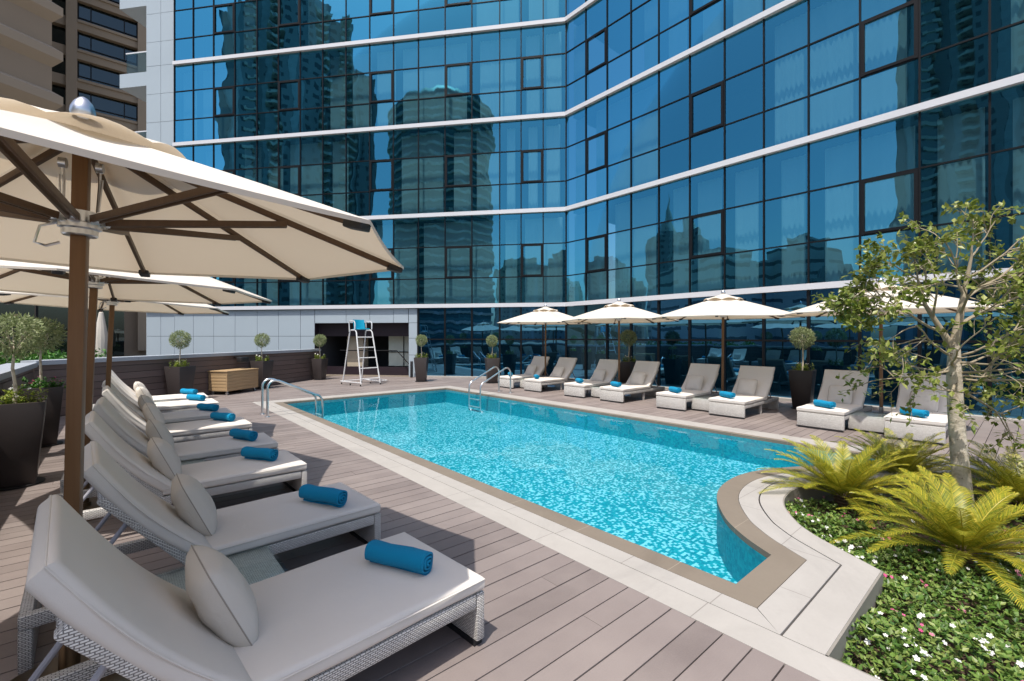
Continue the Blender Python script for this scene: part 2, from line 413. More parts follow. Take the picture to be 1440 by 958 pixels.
def catmull(pts, k=6):
    out = []
    for i in range(len(pts)-1):
        p0, p1, p2, p3 = pts[max(i-1, 0)], pts[i], pts[i+1], pts[min(i+2, len(pts)-1)]
        for j in range(k):
            t = j/k; out.append(tuple(.5*(2*p1[a]+(p2[a]-p0[a])*t+(2*p0[a]-5*p1[a]+4*p2[a]-p3[a])*t*t+(-p0[a]+3*p1[a]-3*p2[a]+p3[a])*t**3) for a in (0, 1)))
    out.append(pts[-1]); return out
def offset(pl, d):
    out = []
    for i, p in enumerate(pl):
        a = Vector(pl[max(i-1, 0)]); b = Vector(p); c = Vector(pl[min(i+1, len(pl)-1)])
        n = Vector((0, 0)); k = 0
        ns = []
        for u, v in ((a, b), (b, c)):
            e = v-u
            if e.length > 1e-6: e.normalize(); ns.append(Vector((e.y, -e.x)))
        n = sum(ns, Vector((0, 0))).normalized(); cs = max(.5, n.dot(ns[0]))
        out.append((b.x+n.x*d/cs, b.y+n.y*d/cs))
    return out
PX0, PX1, PY0, PY1 = 2.926, 7.45, 1.233, 11.65
curve = [(3.507, PY0)] + catmull([(3.507, PY0), (3.62, 1.41), (3.74, 1.56), (3.93, 1.745), (4.27, 1.97), (4.57, 2.10), (4.90, 2.17), (5.27, 2.18), (5.66, 2.10), (5.98, 1.955), (6.4, 1.72), (6.85, 1.45), (PX1, 1.12)])[1:]
C0 = [(PX0, PY0)] + curve
def ring(d):
    r = offset(C0, d); r[0] = (PX0-d*.9, PY0-d); r[-1] = (PX1+.02, r[-1][1]); return r
C1, C2a, C2b, C3 = ring(.188), ring(.36), ring(.372), ring(.56)

# ground far below the terrace level, out to the horizon
g = MB(); g.poly([(-1500, -1500, -.9), (1500, -1500, -.9), (1500, 1500, -.9), (-1500, 1500, -.9)])
# the pool pit is cut out of nothing: the terrace slab edges close it
struct(g.build('ground', M['ground']))
# sub-base under the boards (dark gaps) in pieces around pool and bed
sb = MB()
for a in ((-1.2, 2.39, -7, 12.2), (7.92, 12.45, -7, 12.2), (-1.2, 14, 12.2, 26)): sb.box(a[0], a[1], a[2], a[3], -.5, -.03)
struct(sb.build('terrace_base', M['dark_gap']))
# deck boards, each with its own gap
dk = MB(); pitch = .146; y = 1.946 - pitch*60
while y < 26:
    segs = []
    if y+pitch <= 12.2: segs = [(-1.15, 2.388), (7.932, 12.2)]
    else:
        s_ = (y-11.3)/.767; xr = 12.4-.642*s_ - .05
        xl = -1.2+(y-12.2)/.781
        if xr-xl > .3: segs = [(xl+.02, xr)]
    for xa, xb in segs:
        x = xa; first = True
        while x < xb-.01:
            ln = rr(.5, 2.4) if first else 2.4
            x2 = min(xb, x+ln)
            if xb-x2 < .3: x2 = xb
            z = rr(-.0012, .0012)
            dk.add([(x+.0012, y+.004, z), (x2-.0012, y+.004, z), (x2-.0012, y+pitch-.004, z), (x+.0012, y+pitch-.004, z),
                    (x+.0012, y+.004, -.03), (x2-.0012, y+.004, -.03), (x2-.0012, y+pitch-.004, -.03), (x+.0012, y+pitch-.004, -.03)],
                   [(0, 1, 2, 3), (0, 4, 5, 1), (3, 2, 6, 7), (1, 5, 6, 2), (0, 3, 7, 4)])
            x = x2; first = False
    y += pitch
struct(dk.build('deck', M['deck']))

# coping: stone bands as thick slabs
def slab(mb, pts, z0=-.25, z1=0.0): mb.prism(pts, z0, z1)
def strip(mb, A, B, z0=-.25, z1=0.0):
    """closed band between two matching polylines"""
    n = len(A); vs = [(*p, z1) for p in A]+[(*p, z1) for p in B]+[(*p, z0) for p in A]+[(*p, z0) for p in B]
    fs = [(i, n+i, n+i+1, i+1) for i in range(n-1)] + [(i, i+1, 2*n+i+1, 2*n+i) for i in range(n-1)] + [(n+i+1, n+i, 3*n+i, 3*n+i+1) for i in range(n-1)]
    fs += [(0, 2*n, 3*n, n), (n-1, 2*n-1, 4*n-1, 3*n-1)]
    mb.add(vs, fs)
br = MB()
slab(br, [(2.757, C1[0][1]), (PX0, PY0), (PX0, PY1), (2.757, PY1+.12)], -.045)
strip(br, C0, C1, -.045)
slab(br, [(PX0, PY1), (PX1, PY1), (PX1+.1, PY1+.12), (2.757, PY1+.12)], -.045)
slab(br, [(PX1, 1.12), (PX1+.1, 1.0), (PX1+.1, PY1+.12), (PX1, PY1)], -.045)
struct(br.build('pool_edge', M['brown_stone']))
cp = MB()
slab(cp, [(2.596+.006, C2a[0][1]), (2.757-.004, C1[0][1]), (2.757-.004, PY1+.12), (2.602, PY1+.12)])
a, b = [list(x) for x in (C1, C2a)]
strip(cp, offset(C1, .004), C2a)
cp2 = MB()
slab(cp2, [(2.39, -6), (2.596, -6), (2.596, C3[0][1]), (2.596, PY1+.12), (2.39, PY1+.12)])
q = [(max(p[0], 2.602), p[1]) for p in C2b]; q3 = [(max(p[0], 2.602), p[1]) for p in C3]
strip(cp2, q, q3)
struct(cp.build('coping_inner', M['coping']))
cp3 = MB()
slab(cp3, [(2.39, PY1+.124), (7.93, PY1+.124), (7.93, 12.2), (2.39, 12.2)])
slab(cp3, [(PX1+.104, -6), (7.93, -6), (7.93, PY1+.12), (PX1+.104, PY1+.12)])
struct(cp2.build('coping', M['coping_line'])); struct(cp3.build('coping_far', M['coping']))
sl = MB(); strip(sl, C2a, C2b, -.25, -.02); sl.box(2.596, 2.602, C2b[0][1], PY1+.12, -.25, -.008)
struct(sl.build('drain_slot', M['dark_gap']))
kf = MB()
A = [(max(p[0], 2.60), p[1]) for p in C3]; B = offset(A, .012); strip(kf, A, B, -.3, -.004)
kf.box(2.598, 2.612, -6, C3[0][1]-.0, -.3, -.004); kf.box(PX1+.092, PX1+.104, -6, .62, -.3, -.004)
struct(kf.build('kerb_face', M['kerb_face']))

# pool basin and water
outer = [p for p in C0] + [(PX1, PY1), (PX0, PY1)]
DEP = -.50
bs = MB(); bs.poly([(x, y, DEP+.08) for x, y in outer]); struct(bs.build('pool_floor', M['mosaic']))
ws = MB(); n = len(outer)
for i in range(n):
    a, b = outer[i], outer[(i+1) % n]; ws.add([(*b, -.046), (*a, -.046), (*a, DEP), (*b, DEP)], [(0, 1, 2, 3)])
bench = [p for p in C0[0:16]]; bi = offset(C0, -.42)[0:16]; bi[0] = (PX0, PY0+.42)
kk = [i for i in range(1, 16)]
struct(ws.build('pool_wall', M['mosaic_plain']))
wt = MB(); wt.poly([(x, y, -.05) for x, y in outer]); struct(wt.build('pool_water', M['water']))

# planting bed soil
so = MB(); soil = [p for p in offset(C3, .0)]
soil = [(2.6, -6)] + [(max(p[0], 2.6), p[1]) for p in soil] + [(PX1+.1, .6), (PX1+.1, -6)]
so.poly([(x, y, -.2) for x, y in soil]); struct(so.build('garden_soil', M['soil']))

# ------------------------------------------------------------------ parapet wall clad with dark boards
def board_wall(name, label, A, D, Nn, L, h, t=.28, lip=None):
    root = thing(name, label, 'wall', A, 0)
    def T(s, o, z): return D*s + Nn*o + Vector((0, 0, z))
    c = MB(); vs = [T(s, o, z) for z in (-.5, h-.012) for s, o in ((0, -.02), (L, -.02), (L, -t), (0, -t))]
    c.add(vs, [(0,1,5,4),(1,2,6,5),(2,3,7,6),(3,0,4,7),(4,5,6,7)]); c.build('wall_core', M['dark_gap'], root)
    b = MB(); z = 0.012; k = 0
    while z < h-.05:
        z2 = min(z+.142, h-.014); s = 0
        while s < L-.01:
            s2 = min(L, s+(rr(.6, 2.2) if s == 0 else 2.2)); s2 = L if L-s2 < .3 else s2
            o1 = rr(.0, .0025)
            vs = [T(u, o, zz) for zz in (z, z2) for u, o in ((s+.001, o1), (s2-.001, o1), (s2-.001, -.019), (s+.001, -.019))]
            b.add(vs, [(0,1,5,4),(1,2,6,5),(3,0,4,7),(4,5,6,7),(3,2,1,0)]); s = s2
        z = z2+.010
    b.build('cladding', M['cladding'], root)
    m = MB(); s = 0; 
    while s < L-.01:
        s2 = min(L, s+1.9); s2 = L if L-s2 < .4 else s2
        vs = [T(u, o, zz) for zz in (h-.01, h+.075) for u, o in ((s+.003, .05), (s2-.003, .05), (s2-.003, -t-.05), (s+.003, -t-.05))]
        m.add(vs, [(0,1,5,4),(1,2,6,5),(2,3,7,6),(3,0,4,7),(4,5,6,7),(3,2,1,0)]); s = s2
    m.build('metal_coping', M['metal_coping'], root)
    return root
t = N('dark_cladding_board'); p = t.pos(); gg = t.n('ShaderNodeNewGeometry').outputs['Random Per Island']
nn = t.noise(t.vm('MULTIPLY', p, (4, 4, 70)), 2.5, 4, .6)
c = t.ramp(gg, [(0, (.125, .092, .084)), (1, (.165, .125, .116))]); c = t.mix(t.math('MULTIPLY', nn.outputs[0], .4), c, (.09, .066, .06))
M['cladding'] = t.surf(t.bsdf(c, .5, 0, t.bump(nn.outputs[0], .2, .004), .35))
Lw = 8.75
board_wall('parapet_wall', 'long dark board-clad parapet wall with grey metal cap behind the planters and wooden cabinet', WALL_A, WALL_D, WALL_N, Lw, 1.03)
board_wall('parapet_wall', 'side parapet wall of dark boards running behind the two big planters beside the near loungers', Vector((-1.2, -5, 0)), Vector((0, 1, 0)), Vector((1, 0, 0)), 17.17, 1.0)

# ------------------------------------------------------------------ the glass hotel
H = thing('glass_hotel', 'tall hotel with folded blue mirrored curtain wall and white floor bands', 'building', P0)
def FL(s, o, z): return DL*s + NL*o + Vector((0, 0, z))
def FR(s, o, z): return DR*s + NR*o + Vector((0, 0, z))
def fbox(mb, F, s0, s1, o0, o1, z0, z1):
    vs = [F(s, o, z) for z in (z0, z1) for s, o in ((s0, o1), (s1, o1), (s1, o0), (s0, o0))]
    mb.add(vs, [(3,2,1,0),(4,5,6,7),(0,1,5,4),(1,2,6,5),(2,3,7,6),(3,0,4,7)])
SL = [0, .834, 1.66, 2.47, 3.543, 4.6, 5.67, 6.689, 7.682, 8.687, 9.686, 10.676, 11.652, 12.626, 13.649, 14.653, 15.626, 16.541]
SR = [0, .95, 1.87] + [2.81+i*.99 for i in range(12)]
BZ = [2.74, 6.226, 9.70, 13.147, 16.6]; ROWS = [0, 1.05, 2.265, 3.47]
OPEN_L = (1, 4, 7, 11, 14); OPEN_R = (1, 5, 9, 12)
stuffwin = MB()
for F, SS, OP, side in ((FL, SL, OPEN_L, 0), (FR, SR, OPEN_R, 1)):
    for fl in range(4):
        for c in range(len(SS)-1):
            seen = (side == 0) or (c <= 11 and fl <= 2) or (c <= 4 and fl == 3)
            mb = MB() if seen else stuffwin
            s0, s1 = SS[c], SS[c+1]
            for r in range(3):
                z0, z1 = BZ[fl]+ROWS[r], BZ[fl]+ROWS[r+1]
                a, b, d = rr(-.0024, .0024), rr(-.0024, .0024), rr(-.0024, .0024)
                mb.add([F(s0, a, z0), F(s1, b, z0), F(s1, b+d, z1), F(s0, a+d, z1)], [(0, 1, 2, 3) if side == 0 else (3, 2, 1, 0)])
            if not seen: continue
            # make normals face outward
            w = mb.build('window', M['glass'], H)
            if c in OP:
                f = MB(); z0, z1 = BZ[fl]+ROWS[1], BZ[fl]+ROWS[2]
                for q in ((s0+.02, s0+.085, z0, z1), (s1-.085, s1-.02, z0, z1), (s0+.085, s1-.085, z0+.015, z0+.075), (s0+.085, s1-.085, z1-.075, z1-.015)): fbox(f, F, q[0], q[1], .005, .045, q[2], q[3])
                f.build('opening_frame', M['frame'], w)
sw = stuffwin.build('window', M['glass'], H); sw['kind'] = 'stuff'
for F, SS, side in ((FL, SL, 0), (FR, SR, 1)):
    for i, s in enumerate(SS):
        if i == 0 and side == 1: continue
        m = MB(); fbox(m, F, s-.017, s+.017, -.05, .032, 2.8, 17); m.build('mullion', M['frame'], H)
    for fl in range(4):
        for r in (1, 2):
            m = MB(); fbox(m, F, .02 if side else .0, SS[-1]-.0, -.05, .024, BZ[fl]+ROWS[r]-.016, BZ[fl]+ROWS[r]+.016); m.build('transom', M['frame'], H)
    for z in BZ:
        m = MB(); fbox(m, F, (.045 if side else -.02), SS[-1], -.06, .11, z-.072, z+.072); m.build('floor_band', M['band'], H)
        m = MB(); fbox(m, F, .3, SS[-1], -3.0, -.08, z-.2, z+.06); m.build('floor_slab', M['interior'], H)
    # curtains behind the glass
    for fl in range(4):
        c = 0
        while c < len(SS)-1:
            w_ = random.choice((1, 1, 2, 2, 3)); c2 = min(c+w_, len(SS)-1)
            if random.random() < .68 and not (side == 1 and (c > 11 or fl > 2)):
                s0, s1 = SS[c]+rr(.05, .3), SS[c2]-rr(.05, .3); m = MB(); nf = max(4, int((s1-s0)/.055)); zt, zb = BZ[fl]+3.3, BZ[fl]+.12
                vs = []
                for k in range(nf+1):
                    s = s0+(s1-s0)*k/nf; o = -.34+.035*(1 if k % 2 else -1)*rr(.4, 1)
                    vs += [F(s, o, zb), F(s+rr(-.01, .01), o*.98, zt)]
                m.add(vs, [(2*k, 2*k+2, 2*k+3, 2*k+1) for k in range(nf)], True); m.build('curtain', M['curtain'], H, sharp=180)
            c = c2
    m = MB(); fbox(m, F, -.0 if side == 0 else 1.4, SS[-1]+(1.4 if side == 0 else 0), -3.2, -3.0, -.2, 17); m.build('room_wall', M['interior'], H)
    m = MB(); fbox(m, F, -.0 if side == 0 else .02, SS[-1]+(1.4 if side == 0 else 0), -3.2, .0, 17.0, 17.3); m.build('roof', M['panel'], H)
# ground-floor glass with thick black frames
for F, ss, side in ((FL, [0, .84, 1.66, 2.47, 3.54, 4.6, 5.67], 0), (FR, SR, 1)):
    for i in range(len(ss)-1):
        mb = MB()
        for z0, z1 in ((.06, 1.46), (1.46, 2.66)):
            a, b, d = rr(-.002, .002), rr(-.002, .002), rr(-.002, .002)
            mb.add([F(ss[i], a, z0), F(ss[i+1], b, z0), F(ss[i+1], b+d, z1), F(ss[i], a+d, z1)], [(0, 1, 2, 3) if side == 0 else (3, 2, 1, 0)])
        w = mb.build('shopfront_window', M['glass_low'], H)
    for i, s in enumerate(ss):
        if i == 0 and side == 1: continue
        m = MB(); fbox(m, F, s-.03, s+.03, -.06, .05, 0.0, 2.655); m.build('shopfront_mullion', M['frame'], H)
    m = MB(); fbox(m, F, .03, ss[-1]-.03, -.06, .042, 1.435, 1.485); m.build('shopfront_transom', M['frame'], H)
    m = MB(); fbox(m, F, .07 if side else -.04, ss[-1], -.06, .22, -.02, .06); m.build('base_kerb', M['coping_line'], H)
# pale metal panels: end strip and ground floor
def panels(F, cols, zs, name):
    b = MB(); 
    for i in range(len(cols)-1):
        for k in range(len(zs)-1): fbox(b, F, cols[i]+.007, cols[i+1]-.007, -.02, rr(.0, .003), zs[k]+.007, zs[k+1]-.007)
    b.build(name, M['panel'], H)
    b = MB(); fbox(b, F, cols[0]-.0, cols[-1]+.0, -.3, -.021, zs[0], zs[-1]); b.build('panel_backing', M['interior_dark'], H)
zz = [2.83]
for z in BZ[:-1]: zz += [z+ROWS[1], z+ROWS[2], z+ROWS[3]]
panels(FL, [16.58, 17.22, 17.93], zz, 'end_panel')
panels(FL, [10.05]+SL[11:]+[17.22, 17.93], [-.3, .55, 1.58, 2.655], 'ground_panel')
panels(FL, [6.08]+SL[7:10]+[10.04], [2.1, 2.655], 'header_panel')
panels(FL, [5.72, 6.07], [0, .85, 1.5, 2.1, 2.655], 'column_panel')
m = MB(); fbox(m, FL, 16.56, 17.95, -.06, .11, BZ[0]-.085, BZ[0]+.085); m.build('floor_band', M['band'], H)
# open bar passage behind the lifeguard chair
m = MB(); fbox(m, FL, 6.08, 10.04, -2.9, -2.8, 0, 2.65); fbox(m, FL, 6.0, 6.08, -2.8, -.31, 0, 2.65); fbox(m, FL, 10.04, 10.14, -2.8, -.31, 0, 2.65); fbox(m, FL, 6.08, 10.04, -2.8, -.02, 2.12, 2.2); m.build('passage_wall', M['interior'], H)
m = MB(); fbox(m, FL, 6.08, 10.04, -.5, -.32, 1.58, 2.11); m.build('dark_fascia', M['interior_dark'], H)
m = MB(); fbox(m, FL, 8.3, 9.0, -1.1, -.64, 0.0, 1.6); m.build('cream_pillar', M['cream_wall'], H)
m = MB(); fbox(m, FL, 6.12, 7.3, -.95, -.9, .36, 1.62); m.build('pale_screen', M['pale_screen'], H)
m = MB(); fbox(m, FL, 6.12, 7.3, -.88, -.86, .92, .95); fbox(m, FL, 6.62, 6.65, -.88, -.86, .36, 1.6); m.build('screen_frame', M['frame'], H)
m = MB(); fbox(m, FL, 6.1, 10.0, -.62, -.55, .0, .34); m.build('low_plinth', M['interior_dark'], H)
m = MB(); m.tube([FL(9.2, -.45, 1.0), FL(6.75, -.45, 1.0), FL(6.12, -.3, .42)], .022); m.build('handrail', M['frame'], H)
m = MB(); fbox(m, FL, 7.0, 9.9, -.47, -.45, 1.88, 1.92); m.build('light_strip', M['band'], H)
m = MB(); fbox(m, FL, 5.7, 10.05, -2.8, -.0, -.03, .004); m.build('passage_floor', M['brown_stone'], H)
# balconies on the far end
for zb in (5.5, 8.95, 12.4, 15.85):
    m = MB(); fbox(m, FL, 17.96, 19.35, -2.4, -.05, zb, zb+.6); m.build('balcony_slab', M['panel'], H)
    m = MB(); fbox(m, FL, 17.98, 19.1, -.16, -.14, zb+.6, zb+1.5); m.build('balcony_glass', M['clear'], H)
    m = MB(); fbox(m, FL, 17.97, 19.12, -.18, -.12, zb+1.5, zb+1.55); m.build('balcony_rail', M['band'], H)
m = MB(); fbox(m, FL, 17.94, 17.96, -3.2, -.02, -.9, 17); m.build('end_wall', M['panel'], H)

# ------------------------------------------------------------------ beige tower beyond the garden
B = thing('beige_tower', 'beige concrete apartment tower with recessed ribbon windows left of the glass hotel', 'building', (-3.6, 67, 0))
# main face looks along -y; local x to the right
m = MB(); m.box(-24, 7, .9, 14, -1, 62); m.build('tower_core', M['beige'], B)
for k, x in enumerate((-.65, 5.2)):
    m = MB(); m.box(x, x+.85, -.15, .9, 0, 62); m.build('pier', M['beige_light'], B)
m = MB(); m.box(-6.2, -5.6, -.1, .9, 0, 62); m.build('pier', M['beige_light'], B)
FH = 3.15
for i in range(2, 19):
    z = 3.0+i*FH
    m = MB(); m.box(-5.55, 7, .15, .9, z, z+1.05); m.box(.22, 5.18, .0, .15, z+.75, z+1.02); m.build('spandrel', M['beige_light'], B)
    if i >= 6:
      for x0, x1 in ((.22, 5.18), (6.07, 7.0)):
        w = MB(); w.box(x0, x1, .72, .78, z+1.06, z+FH-.02); wo_ = w.build('window', M['dark_glass'], B)
        f = MB()
        for xx in (x0, x0+(x1-x0)*.2, x0+(x1-x0)*.76, x1-.1): f.box(xx, xx+.1, .62, .715, z+1.06, z+FH-.02)
        f.box(x0, x1, .61, .712, z+1.5, z+1.58); f.build('window_frame', M['frame'], wo_)
      b_ = MB(); b_.box(-5.5, -.75, .84, .895, z+1.05, z+FH-.05); b_.build('dark_opening', M['dark_glass'], B)
# shadowed recess side and the projecting stair block with ledges
B2 = thing('ribbed_beige_block', 'windowless beige block with sloped ledges at each storey above the near left parasol', 'building', (-4.6, 58.2, 0))
dd = Vector((-.877, -.481, 0)); nn_ = Vector((.481, -.877, 0))
def FB(s, o, z): return dd*s+nn_*o+Vector((0, 0, z))
m = MB(); fbox(m, FB, .0, 22, -9, 0, -1, 62); m.build('block_wall', M['beige'], B2)
for i in range(1, 15):
    z = 1.6+i*4.05
    m = MB(); sec = [(.0, 0), (1.0, .75), (1.0, 1.5), (.0, 1.9)]
    vs = []
    for s in (-.55, 22): vs += [FB(s if o > .1 else max(s, 0.0), o*.55, z+h) for o, h in sec]
    m.add(vs, [(0, 1, 2, 3), (7, 6, 5, 4), (0, 4, 5, 1), (1, 5, 6, 2), (2, 6, 7, 3)]); m.build('ledge', M['beige_light'], B2)
B3 = thing('garden_pavilion', 'low beige building with dark glazing behind the green hedge', 'building', (-12, 37, 0))
m = MB(); m.box(-14, 8.0, 3, 9, -1, 5.6); m.box(-14, 4.0, 0, 3, -1, 5.6); m.build('pavilion_wall', M['beige'], B3)
m = MB(); m.box(-14, 12.5, 1.6, 3, 4.2, 5.9); m.build('pavilion_fascia', M['beige_light'], B3)
for k in range(4):
    m = MB(); m.box(4.2+k*2.05, 6.1+k*2.05, 2.4, 2.5, .3, 4.1); w_ = m.build('pavilion_window', M['dark_glass'], B3)
    f = MB(); f.box(4.1+k*2.05, 4.2+k*2.05, 2.3, 2.55, .2, 4.15); f.build('window_frame', M['frame'], w_)

# ------------------------------------------------------------------ city behind the camera (seen mirrored in the glass)
def tower(name, label, cx, cy, w, d, h, mat, rz=0, steps=(), slabs=0, slab_mat=None):
    r = thing(name, label, 'building', (cx, cy, -1), rz)
    m = MB(); m.box(-w/2, w/2, -d/2, d/2, 0, h); m.build('tower_body', M[mat], r)
    for (a, b, c_, e, hh) in steps:
        m = MB(); m.box(a, b, c_, e, 0, hh); m.build('tower_wing', M[mat], r)
    if slabs:
        m = MB(); z = 8
        while z < h:
            for q in range(-2, 3): m.box(-w/2-1.5, w/2+3.4, q*d*.21-1.9, q*d*.21+1.9, z, z+.9)
            z += slabs
        m.build('balcony_ring', M[slab_mat or mat], r)
    return r
def round_tower(name, label, cx, cy, rad, h, mat, top=()):
    r = thing(name, label, 'building', (cx, cy, -1))
    m = MB(); m.lathe([(rad, 0), (rad, h)]+list(top), 40); m.build('tower_body', M['tower_round'], r, sharp=60)
    m = MB(); z = 4
    while z < h-1: m.lathe([(rad+.02, z), (rad+.7, z+.1), (rad+.7, z+1.2), (rad+.02, z+1.3)], 40); z += 4.2
    m.build('floor_ring', M[mat], r)
    return r
tower('apartment_tower', 'tallest dark apartment tower mirrored in the left half of the glass facade', -162, 4, 26, 36, 118, 'tower_dark', 0,
      [(-12, 15, -26, -18, 100), (-10, 13, 18, 23, 108), (13, 17, -6, 6, 122), (13, 16, -24, -20, 92), (-8, 8, -10, 8, 126), (13, 16, 14, 20, 112)], 3.3, 'tower_pale')
round_tower('round_tower', 'round green glass tower mirrored beside the tallest tower', -186, -64, 24, 112, 'tower_pale', [(20, 116), (0.01, 117)])
random.seed(21)
sky_specs = [(-200, -118, 24, 20, 42, 'tower_pale'), (-190, -142, 16, 16, 48, 'tower_dark'), (-215, -168, 26, 20, 40, 'tower_pale'), (-190, -196, 22, 20, 46, 'tower_pale'),
 (-190, 205, 24, 22, 46, 'tower_pale'), (-200, 172, 22, 20, 64, 'tower_dark'), (-185, 150, 18, 18, 44, 'tower_pale'), (-196, 128, 15, 15, 74, 'tower_dark'), (-180, 116, 24, 18, 36, 'tower_pale'),
 (-120, 70, 20, 34, 33, 'tower_stripe'), (-128, 44, 16, 14, 37, 'tower_stripe'), (-110, 32, 12, 10, 22, 'tower_dark'), (-220, 235, 30, 25, 58, 'tower_pale'), (-230, 100, 30, 30, 46, 'tower_dark'), (-240, 140, 18, 18, 84, 'tower_dark')]
kinds = {'tower_pale': 'pale', 'tower_dark': 'dark', 'tower_stripe': 'striped'}
for i, (x, y, w, d, h, mt) in enumerate(sky_specs):
    if y > 0: h *= .74
    r = tower('city_block', f"{kinds[mt]} {['low', 'mid-height', 'tall'][0 if h < 40 else 1 if h < 60 else 2]} city block in the skyline mirrored low in the glass", x, y, w, d, h, mt, rr(-.4, .4), [(-w*.3, w*.25, -d*.3, d*.3, h+rr(2, 6))])
    r['group'] = 'skyline mirrored in the glass'
    if i in (7, 14):
        m = MB(); m.lathe([(w*.28, h), (w*.2, h+6), (.6, h+17), (.05, h+24)], 12); m.build('spire', M['tower_pale'], r); r['label'] = 'dark city tower with a pointed spire mirrored low in the glass'
round_tower('twisted_tower', 'slim waisted tower mirrored just left of the fold in the glass', -178, -212, 11, 74, 'tower_round', [(9, 76), (.01, 77)])
# ================================================================== OBJECTS
# ---- sun lounger: local +x points to the foot end, origin at foot end centre on the ground
WD = .68
def puff(x0, x1, y0, y1, z0, z1, nx, ny, rad=.022, wob=.006, seed=1):
    """soft cushion box: rounded rim, slightly crowned and uneven top"""
    rnd = random.Random(seed); m = MB(); pr = []
    # ring profile from bottom to top with rounded edge
    k = 5; prof = [(-rad+rad*sin(a), z0+rad-rad*cos(a)) for a in [i*pi/2/k for i in range(k+1)]] + [(-rad+rad*cos(a), z1-rad+rad*sin(a)) for a in [i*pi/2/k for i in range(k+1)]]
    per = []
    for i in range(nx): per.append((x0+(x1-x0)*i/nx, y0))
    for i in range(ny): per.append((x1, y0+(y1-y0)*i/ny))
    for i in range(nx): per.append((x1-(x1-x0)*i/nx, y1))
    for i in range(ny): per.append((x0, y1-(y1-y0)*i/ny))
    cx, cy = (x0+x1)/2, (y0+y1)/2; n = len(per); vs = []; fs = []
    ph = rnd.uniform(0, 6)
    def crown(x, y): 
        u = (x-cx)/(x1-x0)*2; v = (y-cy)/(y1-y0)*2
        return .012*(1-u*u)*(1-v*v)+wob*sin(5*u+ph)*cos(3*v+ph*.7)*(1-v*v)*.6
    for ins, z in prof:
        for x, y in per:
            ix = max(x0-ins, min(x1+ins, x)); iy = max(y0-ins, min(y1+ins, y)); 
            bow = .004*sin((x-x0)/(x1-x0)*9+ph)
            vs.append((ix, iy+(bow if y in (y0, y1) else 0), z+(wob*.7*sin(7*(x-cx)+ph) if z > z0+rad else 0)*.6))
    for r in range(len(prof)-1):
        for i in range(n): a, b = r*n+i, r*n+(i+1) % n; fs.append((a, b, b+n, a+n))
    top = (len(prof)-1)*n; grid = {}
    for i in range(nx+1):
        for j in range(ny+1):
            if 0 < i < nx and 0 < j < ny:
                x = x0+(x1-x0)*i/nx; y = y0+(y1-y0)*j/ny; grid[i, j] = len(vs); vs.append((x, y, z1+crown(x, y)))
            else:
                if j == 0 and i < nx: q = i
                elif i == nx and j < ny: q = nx+j
                elif j == ny and i > 0: q = nx+ny+(nx-i)
                else: q = 2*nx+ny+(ny-j)
                grid[i, j] = top+q
    for i in range(nx):
        for j in range(ny): fs.append((grid[i, j], grid[i+1, j], grid[i+1, j+1], grid[i, j+1]))
    fs.append(list(range(n))[::-1]); m.add(vs, fs, True); return m

